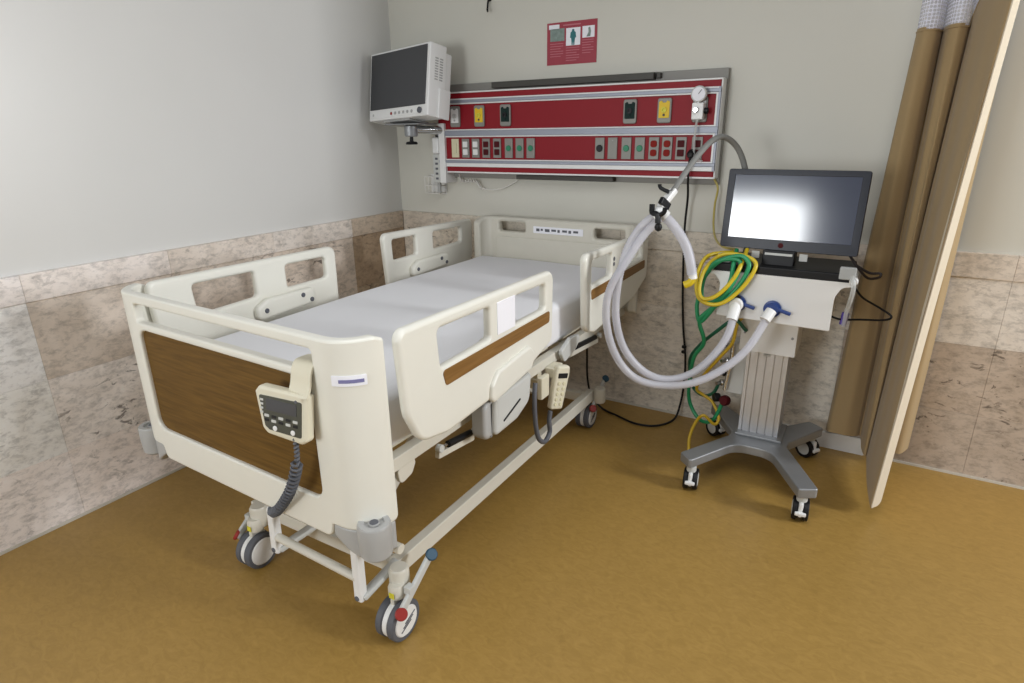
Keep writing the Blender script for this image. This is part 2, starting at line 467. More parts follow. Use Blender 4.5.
def bent(bm, cx, yout, dirn, W, r, tc, skew=0.0):
    """wrap a plate built in (u, z, thickness) round the plan of a bed end: straight front, quarter-round corners, short wings"""
    s0 = W-r; cuts = [s0+r*PI/2*k/10 for k in range(11)]
    for c in cuts:
        for s in (-1, 1):
            bmesh.ops.bisect_plane(bm, geom=bm.verts[:]+bm.edges[:]+bm.faces[:], dist=1e-6, plane_co=(s*c, 0, 0), plane_no=(1, 0, 0))
    for v in bm.verts:
        u, z, w = v.co.x, v.co.y, v.co.z
        s = 1 if u >= 0 else -1; a = abs(u); off = w+tc
        if a <= s0: x, d = u, off
        elif a <= s0+r*PI/2:
            q = (a-s0)/r; x, d = s*(s0+(r+off)*math.sin(q)), -r+(r+off)*math.cos(q)
        else: x, d = s*(s0+r+off), -r-(a-s0-r*PI/2)
        v.co = (cx+x, yout+dirn*d+skew*x, z)
    return bm

FW, FR, FY, FX, SK = .606, .12, -2.25, 1.155, -.036
fo = rounded([(-.68, .503), (-.455, .503), (-.445, .452), (.445, .452), (.455, .503), (.68, .503), (.68, 1.068), (.645, 1.081), (-.645, 1.081), (-.68, 1.068)],
             [.02, .01, .03, .03, .01, .02, .015, .03, .03, .015])
foot = obj('footboard', bent(plate(BM(), fo, [rect(-.450, .452, .980, 1.046, .012), rect(-.450, .424, .576, .954, .04)], .034, .008), FX, FY, -1, FW, FR, -.017, SK), 'cream', bed, 45)
obj('wood_panel', plate(BM(), rect(-.470, .442, .56, .966), [], .014, .003, Matrix.Translation((FX, FY+.020, 0)) @ Matrix.Rotation(math.atan(SK), 4, 'Z') @ XZ(0)), 'wood_dark', foot, label='dark brown wood-grain panel')
obj('label_sticker', bent(plate(BM(), rect(.520, .615, .955, .985, .003), [], .002, .0005), FX, FY, -1, FW, FR, .002, SK), 'paper', foot)
obj('label_text', bent(plate(BM(), rect(.540, .607, .964, .974), [], .001, .0002), FX, FY, -1, FW, FR, .0036, SK), 'violet', foot)
for s in (-1, 1):
    b_ = bent(plate(BM(), rounded([(.452*s, .466), (.54*s, .408), (.668*s, .408), (.668*s, .506), (.456*s, .506)], .010), [], .032, .008), FX, FY, -1, FW, FR, -.018, SK)
    cb = obj('corner_bumper', b_, 'grey', bed)
    obj('bumper_roller', lathe(BM(), [(0, .425), (.036, .425), (.046, .435), (.049, .49), (.049, .53), (.045, .538), (.03, .538), (.028, .530), (.018, .530), (.016, .536), (0, .536)], Matrix.Translation((FX+s*.588, -2.212+SK*s*.57, 0)), 28), 'grey', cb)
    obj('roller_bolt', disc(BM(), (FX+s*.588, -2.212+SK*s*.57, .532), (0, 0, 1), .013, .007), 'dgrey', cb)

HB = 1.245
ho = rounded([(-.60, .62), (.60, .62), (.60, 1.07), (.52, 1.10), (-.52, 1.10), (-.60, 1.07)], [.03, .03, .03, .08, .08, .03])
head = obj('headboard', bent(plate(BM(), ho, [rect(-.38, -.20, 1.015, 1.072, .012), rect(.245, .425, 1.010, 1.066, .012)], .05, .014), HB, -.075, 1, .53, .1, -.025), 'cream2', bed, 45)
obj('recessed_panel', plate(BM(), rect(HB-.40, HB+.40, .70, .985, .03), [], .012, .005, XZ(-.128)), 'cream2', head)
obj('instruction_label', plate(BM(), rect(HB-.14, HB+.18, 1.018, 1.058, .004), [], .003, .001, XZ(-.1265)), 'paper', head)
bm = BM()
for k, (a, w_) in enumerate([(-.12, .022), (-.09, .014), (-.062, .03), (-.02, .03), (.02, .014), (.05, .03), (.09, .016), (.12, .03)]):
    box(bm, HB+a, HB+a+w_, -.1293, -.128, 1.03+.004*(k % 2), 1.046, 0)
obj('label_pictogram', bm, 'dgrey', head)

def side_rail(side, part):
    """side +1 is the near (right) rail, -1 the one by the wall; the two sides mirror each other"""
    xo = 1.80 if side > 0 else .59
    xc = xo-.017 if side > 0 else xo+.017
    if part == 'foot':
        poly = [(-2.135, 1.087), (-1.225, 1.078), (-1.232, .792), (-1.40, .745), (-1.62, .718), (-1.93, .700), (-2.065, .725), (-2.118, .83)]
        rad = [.035, .04, .035, .1, .1, .1, .07, .1]
        wins = [[(-1.965, 1.045), (-1.685, 1.042), (-1.685, .932), (-1.955, .922)], [(-1.525, 1.040), (-1.295, 1.036), (-1.295, .938), (-1.525, .936)]]
        strip = [(-1.955, .912), (-1.262, .924), (-1.266, .878), (-1.94, .86)]
        hinge = (-1.72, -1.40, .90)
    else:
        f = -.925 if side > 0 else -.892; k = -.095 if side > 0 else -.06
        poly = [(f, 1.085), (k, 1.068), (k, .82), (-.30, .745), (-.80, .70), (f+.025, .73)]
        rad = [.035, .03, .04, .1, .06, .05]
        wins = [[(f+.07, 1.045), (-.62, 1.042), (-.62, .935), (f+.075, .932)], [(-.465, 1.040), (-.185, 1.030), (-.185, .942), (-.465, .938)]]
        strip = [(-.862, .916), (-.15, .926), (-.15, .882), (-.855, .868)]
        hinge = (-.70, -.36, .885)
    r = obj('side_rail', plate(BM(), rounded(poly, rad), [rounded(w, .016, 4) for w in wins], .034, .013, YZ(xc)), 'cream', bed, 45)
    sx = 1 if side > 0 else -1
    obj('wood_strip', plate(BM(), rounded(strip, .012, 4), [], .004, .0015, YZ(xo+sx*.0005)), 'wood_light', r, label='mid-brown wood-grain strip')
    # hinge cover on the mattress side, with its three bolts
    xi = xo-sx*.034
    y0, y1, zc = hinge
    hc = obj('hinge_cover', plate(BM(), rounded([(y0, zc-.07), (y1, zc-.055), (y1, zc+.02), (y0+.06, zc+.02), (y0, zc-.01)], .028), [], .036, .014, YZ(xi-sx*.012)), 'cream', r)
    for (a, b) in ((y0+.045, zc-.028), (y1-.075, zc-.004), (y1-.028, zc-.034)):
        obj('bolt', disc(BM(), (xi-sx*.0285, a, b), (-sx, 0, 0), .0105, .006), 'dgrey', hc)
    # flat post between the windows carries a pale sticker (outer) / smooth cover (inner)
    m = (-1.68, -1.53) if part == 'foot' else (-.615, -.47)
    if side > 0 and part == 'foot':
        obj('blank_sticker', plate(BM(), rect(m[0]+.035, m[1]+.002, .935, 1.048, .004), [], .003, .001, YZ(xo+.0008)), 'paper', r)
    elif part == 'head' and side > 0:
        for z_ in (1.01, .985):
            obj('warning_mark', disc(BM(), (xo+.0005, -.60, z_), (1, 0, 0), .010, .002), 'dgrey', r)
    if side > 0 and part == 'foot':
        obj('latch_boss', plate(BM(), rounded([(-1.71, .70), (-1.42, .74), (-1.40, .80), (-1.44, .835), (-1.66, .81), (-1.70, .77)], .025), [], .024, .010, YZ(xo+.002)), 'cream', r)
    return r
for sd in (1, -1):
    side_rail(sd, 'foot'); side_rail(sd, 'head')

# deck under the mattress
bm = BM()
for x in (BX-.47, BX+.47):
    box(bm, x-.02, x+.02, -2.16, -.14, .605, .652, .005)
for y in (-2.14, -1.5, -.85, -.18): box(bm, BX-.455, BX+.455, y-.02, y+.02, .607, .650, .005)
deck = obj('deck_frame', bm, 'cream2', bed)
for (y0, y1) in ((-2.15, -1.64), (-1.62, -1.28), (-1.26, -.98), (-.96, -.16)):
    obj('deck_plate', box(BM(), BX-.44, BX+.44, y0, y1, .652, .668, .004), 'cream3', deck)
# grey mechanism covers below the foot rails
for s in (1, -1):
    bm = BM()
    x0 = BX+s*.53
    plate(bm, rounded([(-1.67, .560), (-1.52, .565), (-1.42, .605), (-1.405, .72), (-1.67, .71)], [.02, .04, .05, .015, .015]), [], .07, .016, YZ(x0+s*.028))
    mc = obj('mechanism_cover', bm, 'lgrey', bed)
    obj('end_cap', plate(BM(), rounded([(-1.725, .565), (-1.672, .558), (-1.672, .71), (-1.725, .70)], [.035, .005, .005, .035]), [], .06, .014, YZ(x0+s*.022)), 'grey', mc)
    obj('release_slot', plate(BM(), rounded([(-1.62, .600), (-1.50, .640), (-1.50, .648), (-1.62, .608)], .003), [], .004, .001, YZ(x0+s*.0635)), 'black', mc)
    for (a, b) in (((1.705, -1.87, .588), (1.705, -1.66, .560)), ((1.705, -.885, .622), (1.705, -.52, .590))):
        xx = BX+s*(a[0]-BX)
        p0, p1 = Vector((xx, a[1], a[2])), Vector((xx, b[1], b[2]))
        gs = obj('gas_spring', tube(BM(), [p0.lerp(p1, .22), p0.lerp(p1, .86)], .0125, 12, 0), 'black', bed)
        obj('piston_rod', tube(BM(), [p0, p1], .0055, 10, 0), 'chrome', gs)
        for p in (p0, p1): obj('rod_end', disc(BM(), p-Vector((s*.01, 0, 0)), (s, 0, 0), .014, .022), 'lgrey', gs)
        obj('link_arm', obar(BM(), p0+Vector((-s*.012, 0, -.03)), p1+Vector((-s*.012, .0, -.028)), .02, .024, .004), 'cream2', bed)
    # bracket plates along the deck beam
    obj('hinge_bracket', plate(BM(), rounded([(-2.06, .545), (-2.0, .56), (-1.97, .61), (-2.07, .61)], .02), [], .016, .004, YZ(BX+s*.478)), 'cream2', bed)
    obj('rail_hinge', plate(BM(), rounded([(-.98, .60), (-.86, .63), (-.80, .69), (-.92, .70), (-1.02, .66)], .02), [], .02, .005, YZ(BX+s*.515)), 'lgrey', bed)

# base frame
bx0, bx1 = .92, 1.62
bm = BM()
for x in (bx0, bx1): box(bm, x-.02, x+.02, -2.06, -.40, .163, .228, .006)
for y in (-2.03, -.45): box(bm, bx0, bx1, y-.02, y+.02, .170, .222, .005)
base = obj('base_frame', bm, 'cream2', bed)
for x in (bx0, bx1):
    for y in (-2.075, -.395):
        obj('caster_socket', lathe(BM(), [(0, .158), (.03, .158), (.034, .166), (.034, .232), (.028, .242), (0, .242)], Matrix.Translation((x+.05, y, 0))), 'cream2', base)
# lifting gear
for x in (1.06, 1.36):
    obj('lift_arm', obar(BM(), (x, -1.80, .25), (x, -1.32, .60), .05, .04, .006), 'cream2', bed)
    obj('lift_arm', obar(BM(), (x, -.62, .25), (x, -1.05, .60), .05, .04, .006), 'cream2', bed)
obj('motor_housing', box(BM(), 1.13, 1.29, -1.45, -.9, .40, .50, .02, 3), 'lgrey', bed)
obj('cross_beam', box(BM(), .80, 1.62, -1.02, -.96, .455, .505, .006), 'cream3', bed)
for x in (.80, 1.60): obj('beam_hanger', box(BM(), x-.012, x+.012, -1.01, -.97, .50, .61, .004), 'cream3', bed)

# casters: twin wheels on an x axle, with a red / blue brake lever
def caster(pos, s):
    cs = obj('caster', lathe(BM(), [(0, .150), (.026, .150), (.03, .158), (.030, .186), (.024, .2), (0, .2)], None, 20), 'cream2', bed, loc=Vector(pos)-origin_of(bed))
    R = .07
    bm = BM(); box(bm, -.009, .009, -.03, .03, .05, .155, .006)
    obj('fork', bm, 'cream2', cs, loc=(0, 0, 0))
    for q in (-1, 1):
        X = Matrix.Translation((q*.024, -.01, R)) @ Matrix.Rotation(PI/2, 4, 'Y')
        obj('tyre', lathe(BM(), [(.054, -.014), (R-.004, -.014), (R, -.010), (R, .010), (R-.004, .014), (.054, .014)], X, 36), 'dgrey', cs, loc=(0, 0, 0))
        obj('wheel_disc', lathe(BM(), [(0, -.0165), (.05, -.0165), (.055, -.012), (.055, .012), (.05, .0165), (0, .0165)], X, 36), 'white', cs, loc=(0, 0, 0))
    obj('tread_band', lathe(BM(), [(R-.006, -.009), (R-.004, -.009), (R-.004, .009), (R-.006, .009)], Matrix.Translation((0, -.01, R)) @ Matrix.Rotation(PI/2, 4, 'Y'), 36), 'white', cs, loc=(0, 0, 0))
    bm = BM()
    for k in (-1, 0, 1): obar(bm, (s*.041, -.03+k*.010, .055+.012*k), (s*.041, .02+k*.010, .075+.012*k), .004, .002, 0, up=(1, 0, 0))
    obj('wheel_slot', bm, 'dgrey', cs, loc=(0, 0, 0))
    bm = BM()
    obar(bm, (s*.048, -.055, .125), (s*.052, .12, .255), .03, .016, .006, up=(1, 0, 0))
    obar(bm, (s*.03, .01, .185), (s*.058, .01, .185), .03, .03, .005)
    obj('brake_lever', bm, 'lgrey', cs, loc=(0, 0, 0))
    obj('red_pad', disc(BM(), (s*.050, -.045, .132), (s*.7, -.5, .5), .0205, .014), 'redpad', cs, loc=(0, 0, 0), label='red brake pad')
    obj('blue_pad', disc(BM(), (s*.054, .115, .252), (s*.7, -.3, .6), .0205, .014), 'bluepad', cs, loc=(0, 0, 0), label='dark blue release pad')
    obj('yellow_sticker', box(BM(), -.008, .012, -.032, -.030, .16, .18, 0), 'gasyellow', cs, loc=(0, 0, 0))
    return cs
for (x, y, s) in ((1.68, -2.10, 1), (.972, -2.10, -1), (1.60, -.40, 1), (.955, -.40, -1)):
    caster((x, y, 0), s)

# brake bar hanging across the foot end
bm = BM()
tube(bm, [(1.23, -2.19, .268), (1.60, -2.19, .252)], .0145, 12, 0)
pb = obj('brake_bar', bm, 'cream2', bed)
for x, zt, zb in ((1.215, .385, .20), (1.605, .385, .165)):
    obj('bar_hanger', plate(BM(), rounded([(-2.205, zb), (-2.172, zb), (-2.168, zt), (-2.200, zt)], .012), [], .03, .006, YZ(x)), 'white', pb)
    obj('pedal_link', obar(BM(), (x+.006, -2.19, zb+.012), (x+.035, -2.045, .235), .034, .022, .008), 'lgrey', pb)
    obj('hanger_bolt', disc(BM(), (x, -2.202, zb+.018), (0, -1, 0), .009, .006), 'dgrey', pb)
obj('foot_cross_tube', tube(BM(), [(.98, -2.15, .40), (1.76, -2.15, .395)], .016, 12, 0), 'cream2', bed)
bm = BM()
for x in (1.0, 1.215, 1.605, 1.68): box(bm, x-.012, x+.012, -2.165, -2.13, .38, .61, .004)
obj('tube_bracket', bm, 'cream2', bed)

# mattress
bm = BM()
box(bm, .735, 1.685, -2.175, -.135, .670, .862, .035, 4)
bmesh.ops.subdivide_edges(bm, edges=[e for e in bm.edges if e.calc_length() > .3], cuts=24, use_grid_fill=True)
for v in bm.verts:
    if v.co.z > .85: v.co.z += .003*math.sin(v.co.x*9+1)*math.sin(v.co.y*4)
solo('mattress', bm, 'sheet', 'thin mattress in a taut pale grey sheet, lying on the hospital bed', 'mattress', (BX, -1.2, .668))

# ------------------------------------------------------------------ bed hand controls
# keypad hooked over the footboard
pc = thing('hand_control', 'cream keypad hand control with dark display, hooked over the bed footboard', 'remote control', (1.515, -2.29, .79))
RM = Matrix.Translation((1.52, -2.305, .862)) @ Matrix.Rotation(math.radians(10), 4, 'Z') @ Matrix.Rotation(math.radians(-6), 4, 'X') @ Matrix.Rotation(math.radians(4), 4, 'Y')
body = rounded([(-.088, .048), (-.074, .066), (.088, .066), (.088, -.066), (.072, -.078), (-.045, -.070), (-.062, -.055)], [.006, .01, .008, .014, .014, .02, .02])
bd = obj('body', plate(BM(), body, [], .036, .008, RM @ XZ(0)), 'cream3', pc)
obj('keypad', plate(BM(), rounded([(-.072, .042), (.072, .046), (.072, -.058), (-.035, -.055), (-.05, -.045)], .006), [], .002, .0005, RM @ XZ(-.0185)), 'panel_dark', bd)
obj('display', plate(BM(), rect(-.046, .056, .002, .036, .003), [], .002, .0005, RM @ XZ(-.0195)), 'screen_off', bd)
for r_ in range(2):
    for c_ in range(5):
        obj('key', plate(BM(), rect(-.052+c_*.024, -.036+c_*.024, -.018-r_*.013, -.010-r_*.013, .002), [], .002, .0005, RM @ XZ(-.0196)), 'black' if (c_+r_) % 2 else 'lgrey', bd)
for a in (-.016, .044): obj('round_key', disc(BM(), RM @ Vector((a, -.0185, -.047)), RM.to_3x3() @ Vector((0, -1, 0)), .0075, .003), 'white', bd)
bm = BM()
for k in range(4): box(bm, -.066, -.056, -.0200, -.0190, .026-k*.012, .032-k*.012, 0, 1, RM)
obj('side_key', bm, 'lgrey', bd)
# the hook: a wide strap up the board, over the bar and down inside
st = [(1.575, -2.298, .915), (1.575, -2.284, .945), (1.575, -2.276, .978), (1.575, -2.262, 1.000), (1.575, -2.235, 1.003), (1.575, -2.204, .998), (1.575, -2.196, .975), (1.575, -2.196, .955)]
bm = BM(); P = spline(st, 5); rows = []
for i, p in enumerate(P):
    d = (P[min(i+1, len(P)-1)]-P[max(i-1, 0)]).normalized(); n = Vector((1, 0, 0)).cross(d)
    rows.append([bm.verts.new(p+Vector((sx*.038, 0, 0))+n*sn*.003) for sx, sn in ((-1, -1), (1, -1), (1, 1), (-1, 1))])
for a, b in zip(rows, rows[1:]):
    for k in range(4): bm.faces.new((a[k], a[(k+1) % 4], b[(k+1) % 4], b[k]))
bm.faces.new(rows[0][::-1]); bm.faces.new(rows[-1])
hk = obj('hook', bm, 'cream3', pc)
obj('hook_screw', disc(BM(), (1.595, -2.322, .914), (.1, -1, 0), .0045, .003), 'dgrey', hk)
# curly lead
core = spline([(1.566, -2.318, .795), (1.558, -2.318, .72), (1.515, -2.312, .63), (1.445, -2.295, .545), (1.36, -2.27, .465), (1.30, -2.24, .432), (1.26, -2.18, .44), (1.255, -2.14, .47)], 40)
bm = BM(); hel = []
for i, p in enumerate(core):
    d = (core[min(i+1, len(core)-1)]-core[max(i-1, 0)]).normalized(); u = d.orthogonal().normalized()
    u = Vector((0, -1, 0)); u = (u-d*u.dot(d)).normalized(); v = d.cross(u); q = i*2*PI/7
    rr = .0135 if 40 < i < 200 else .004
    hel.append(p+(u*math.cos(q)+v*math.sin(q))*rr)
tube(bm, hel, .0048, 6, 0); obj('curly_lead', bm, 'dgrey', pc, label='grey curly lead')

# slim handset clipped under the near side rail
hs = thing('hand_control', 'slim beige push-button handset clipped below the near side rail', 'remote control', (1.75, -1.09, .43))
HM = Matrix.Translation((1.755, -1.085, .525)) @ Matrix.Rotation(math.radians(-25), 4, 'Z') @ Matrix.Rotation(math.radians(-12), 4, 'X')
hb = obj('body', plate(BM(), rounded([(-.034, -.10), (.034, -.10), (.040, .07), (.034, .10), (-.034, .10), (-.040, .07)], .012), [], .034, .010, HM @ YZ(0)), 'cream3', hs)
obj('display', plate(BM(), rect(-.026, .026, .045, .068, .004), [], .003, .001, HM @ YZ(.0175)), 'black', hb)
for k in range(5):
    for c_ in (-1, 1):
        obj('push_button', disc(BM(), HM @ Vector((.0165, c_*.014, .022-k*.024)), HM.to_3x3() @ Vector((1, 0, 0)), .0085, .004), 'ivory', hb)
obj('clip', box(BM(), 1.70, 1.745, -1.11, -1.02, .57, .615, .005), 'cream3', hs)
obj('holster', box(BM(), 1.71, 1.735, -1.20, -1.13, .50, .60, .006), 'cream3', hs)
obj('cable', tube(BM(), [(1.73, -1.25, .60), (1.74, -1.275, .54), (1.745, -1.275, .43), (1.75, -1.255, .35), (1.75, -1.20, .31), (1.75, -1.155, .335), (1.75, -1.16, .39), (1.75, -1.15, .435)], .0105, 10), 'dgrey', hs, label='thick dark grey cable')

# ------------------------------------------------------------------ headwall
hw = thing('headwall_panel', 'long red medical supply panel with silver rails on the back wall above the bed', 'medical wall panel', (1.26, 0, 1.31))
bm = BM(); box(bm, .40, 2.122, -.03, 0, 1.315, 1.862, .004)
bp = obj('back_plate', bm, 'back_grey', hw)
YF = -.10
box_r = box(BM(), .42, 2.108, YF, -.03, 1.352, 1.812, .006)
obj('red_body', box_r, 'red', hw, label='red laminate casing')
for (z0, z1, mt, pr) in ((1.806, 1.814, 'white', .004), (1.768, 1.776, 'white', .007), (1.752, 1.768, 'alu_rail', .012), (1.744, 1.752, 'white', .007),
                     (1.596, 1.603, 'white', .007), (1.566, 1.596, 'alu_rail', .012), (1.558, 1.566, 'white', .007),
                     (1.424, 1.431, 'white', .007), (1.408, 1.424, 'alu_rail', .012), (1.386, 1.408, 'white', .009), (1.349, 1.358, 'white', .004)):
    obj('trim_rail', box(BM(), .422, 2.112, YF-pr, YF+.004, z0, z1, .0015, 1), mt, hw)
for (z0, z1) in ((1.603, 1.744), (1.431, 1.558)):
    obj('end_trim', box(BM(), 2.090, 2.100, YF-.007, YF+.004, z0, z1, .001, 1), 'white', hw)
obj('end_trim', box(BM(), 2.100, 2.112, YF-.010, YF+.004, 1.386, 1.776, .001, 1), 'alu_rail', hw)
obj('end_cap', box(BM(), 2.108, 2.116, YF, -.03, 1.349, 1.814, .002, 1), 'white', hw)
for (a, b, z0, z1) in ((.80, 1.765, 1.825, 1.858), (.96, 1.57, 1.318, 1.345)):
    obj('light_slot', box(BM(), a, b, -.075, -.028, z0, z1, .003), 'darkmetal', hw, label='dark slotted lamp cover')
obj('slot_switch', box(BM(), 1.775, 1.795, -.06, -.028, 1.83, 1.856, .003), 'darkmetal', hw)
# gas outlets
def gas_outlet(x, kind):
    g = obj('gas_outlet', plate(BM(), rect(x-.036, x+.036, 1.616, 1.734, .012), [], .012, .004, XZ(YF-.005)), 'plate_grey', hw)
    lab = {'y': 'yellow', 'g': 'dgreen', 'w': 'white'}[kind]
    obj('label_plate', plate(BM(), rounded([(x-.027, 1.640), (x+.027, 1.640), (x+.027, 1.716), (x+.014, 1.722), (x+.008, 1.712), (x-.008, 1.712), (x-.014, 1.722), (x-.027, 1.716)], .004), [], .004, .001, XZ(YF-.012)), lab, g, label={'y': 'yellow outlet label', 'g': 'dark green outlet label', 'w': 'white outlet label'}[kind])
    obj('connector', lathe(BM(), [(0, 0), (.014, 0), (.014, .006), (.008, .006), (.007, .002), (0, .002)], axis((x, YF-.0135, 1.678), (0, -1, 0)), 18), {'y': 'gasyellow', 'g': 'black', 'w': 'lgrey'}[kind], g)
    obj('release_button', disc(BM(), (x, YF-.0135, 1.654), (0, -1, 0), .006, .004), {'y': 'darkmetal', 'g': 'dgreen', 'w': 'grey'}[kind], g)
for x, k in ((0.557, 'w'), (0.732, 'y'), (0.912, 'g'), (1.662, 'g'), (1.842, 'y'), (2.018, 'w')): gas_outlet(x, k)
# power and signal sockets
def socket(x, kind):
    base_m = {'ivory': 'ivory'}.get(kind, 'plate_grey')
    s = obj('wall_socket', plate(BM(), rect(x-.0265, x+.0265, 1.440, 1.549, .002), [], .008, .002, XZ(YF-.003)), base_m, hw)
    zc = 1.4945
    f = YF-.0075
    if kind == 'green': obj('round_jack', disc(BM(), (x, f, zc), (0, -1, 0), .0165, .005), 'green', s)
    elif kind == 'black': obj('round_jack', disc(BM(), (x, f, zc), (0, -1, 0), .0185, .006), 'black', s)
    elif kind == 'ivory': obj('rocker', box(BM(), x-.012, x+.012, f-.004, f, zc-.03, zc+.03, .002), 'ivory', s)
    elif kind == 'blank': obj('cover_screw', disc(BM(), (x, f, zc+.04), (0, -1, 0), .003, .002), 'grey', s)
    else:
        mt = {'white': 'white', 'maroon': 'sock_dark', 'red': 'sock_red'}[kind]
        for d in (-.022, .022):
            o = obj('outlet', plate(BM(), rect(x-.017, x+.017, zc+d-.0165, zc+d+.0165, .004 if kind != 'red' else .012), [], .005, .0015, XZ(f-.002)), mt, s)
left = [('ivory', .548), ('white', .625), ('white', .698), ('maroon', .773), ('maroon', .850), ('green', .930), ('green', 1.003), ('green', 1.076)]
right = [('black', 1.500), ('blank', 1.573), ('green', 1.650), ('green', 1.723), ('red', 1.798), ('red', 1.867), ('maroon', 1.938), ('maroon', 2.018)]
for k, x in left+right: socket(x, k)

# vacuum regulator plugged into the last outlet
vr = thing('vacuum_regulator', 'small white suction regulator with round dial, at the red panel\'s right end', 'regulator', (2.018, YF-.018, 1.678))
obj('body', box(BM(), 1.990, 2.046, YF-.055, YF-.0185, 1.628, 1.705, .006), 'white', vr)
gd = obj('gauge', disc(BM(), (2.018, YF-.030, 1.743), (0, -1, 0), .037, .026, .1, 28), 'lgrey', vr)
obj('dial_face', disc(BM(), (2.018, YF-.0555, 1.743), (0, -1, 0), .031, .002), 'paper', gd)
obj('needle', obar(BM(), (2.018, YF-.0585, 1.743), (2.032, YF-.0585, 1.762), .003, .001, 0, up=(0, 1, 0)), 'dgrey', gd)
obj('stem', disc(BM(), (2.018, YF-.04, 1.700), (0, 0, 1), .010, .012), 'chrome', vr)
obj('knob', disc(BM(), (2.046, YF-.036, 1.668), (1, 0, 0), .014, .020), 'black', vr)
obj('chrome_valve', disc(BM(), (2.012, YF-.055, 1.672), (0, -1, 0), .013, .016), 'chrome', vr)
obj('clear_tube', tube(BM(), [(2.018, YF-.045, 1.630), (2.014, YF-.045, 1.58), (2.012, YF-.04, 1.52), (2.02, YF-.04, 1.45), (2.06, YF-.05, 1.435)], .0055, 8), 'clear', vr, label='thin clear suction tube')

# poster
ps = thing('poster', 'small maroon information poster with three pictures, stuck above the red panel', 'poster', (1.27, 0, 1.93))
px0, px1, pz0, pz1 = 1.125, 1.421, 1.930, 2.140
obj('sheet', box(BM(), px0, px1, -.003, -.0005, pz0, pz1, 0), 'poster', ps)
def pr(x0, x1, z0, z1, mt, nm, y=-.0037, r=0):
    return obj(nm, plate(BM(), rect(px0+x0, px0+x1, pz0+z0, pz0+z1, r), [], .001, .0002, XZ(y)), mt, ps)
pr(.012, .075, .178, .200, 'paper', 'header_box')
pr(.098, .202, .190, .197, 'poster_light', 'title_line')
pr(.020, .106, .118, .180, 'poster_grey', 'photograph')
pr(.116, .200, .092, .178, 'paper', 'figure_picture')
pr(.212, .282, .124, .180, 'paper', 'hand_picture')
bm = BM()
fx, fz = px0+.158, pz0+.135
fig = [(-.006, .036), (.006, .036), (.007, .026), (.015, .020), (.018, -.006), (.012, -.006), (.010, -.020), (.008, -.042), (.002, -.042), (0, -.022), (-.002, -.042), (-.008, -.042), (-.010, -.020), (-.012, -.006), (-.018, -.006), (-.015, .020), (-.007, .026)]
plate(bm, [(fx+a, fz+b) for a, b in fig], [], .0006, .0001, XZ(-.0046)); obj('gowned_figure', bm, 'teal', ps)
bm = BM(); plate(bm, [(px0+.236+a, pz0+.150+b) for a, b in [(0, -.022), (.022, -.022), (.026, .004), (.020, .024), (.010, .020), (.012, 0)]], [], .0006, .0001, XZ(-.0046)); obj('hand_drawing', bm, 'poster_grey', ps)
for x0, x1, zt in ((.020, .104, .104), (.116, .200, .080), (.212, .282, .112)):
    bm = BM()
    for k in range(6):
        box(bm, px0+x0, px0+x1-(.02 if k % 3 == 2 else .004), -.0042, -.0034, pz0+zt-k*.0125, pz0+zt-k*.0125+.0035, 0)
    obj('text_lines', bm, 'poster_light', ps)

# hook high on the wall
bm = BM(); disc(bm, (.757, 0, 2.30), (0, -1, 0), .014, .006)
tube(bm, [(.757, -.006, 2.30), (.757, -.02, 2.285), (.755, -.024, 2.26), (.757, -.03, 2.24), (.762, -.036, 2.232), (.764, -.044, 2.244)], .0055, 8)
solo('wall_hook', bm, 'black', 'little black hook fixed to the back wall above the monitor', 'hook', (.757, 0, 2.30))

# ------------------------------------------------------------------ patient monitor on its wall arm
mn = thing('monitor_mount', 'white wall track and jointed arm holding the patient monitor beside the red panel', 'wall mount', (.44, 0, 1.27))
obj('wall_track', box(BM(), .432, .478, -.120, -.0, 1.285, 1.64, .005), 'white', mn)
bm = BM(); box(bm, .372, .432, -.11, -.01, 1.285, 1.46, .006); tk = obj('track_carriage', bm, 'lgrey', mn)
for k in range(5): obj('slot', box(BM(), .392, .412, -.112, -.108, 1.305+k*.03, 1.318+k*.03, .001, 1), 'dgrey', tk)
obj('upper_sleeve', box(BM(), .376, .430, -.12, -.02, 1.46, 1.56, .014, 3), 'white', mn)
obj('lock_cap', disc(BM(), (.403, -.08, 1.56), (0, 0, 1), .020, .012), 'black', mn)
obj('arm', tube(BM(), [(.452, -.10, 1.600), (.40, -.19, 1.603), (.345, -.27, 1.607)], .024, 14, 4), 'chrome', mn)
obj('swivel', lathe(BM(), [(0, 1.565), (.034, 1.565), (.04, 1.575), (.04, 1.625), (.03, 1.632), (0, 1.632)], Matrix.Translation((.345, -.27, 0))), 'alu_dull', mn)
obj('top_plate', box(BM(), .20, .46, -.34, -.16, 1.632, 1.640, .003), 'alu_dull', mn)
kn = obj('clamp_knob', lathe(BM(), [(0, 1.52), (.034, 1.52), (.036, 1.526), (.032, 1.535), (.012, 1.538), (.010, 1.566), (0, 1.566)], Matrix.Translation((.345, -.27, 0))), 'black', mn)

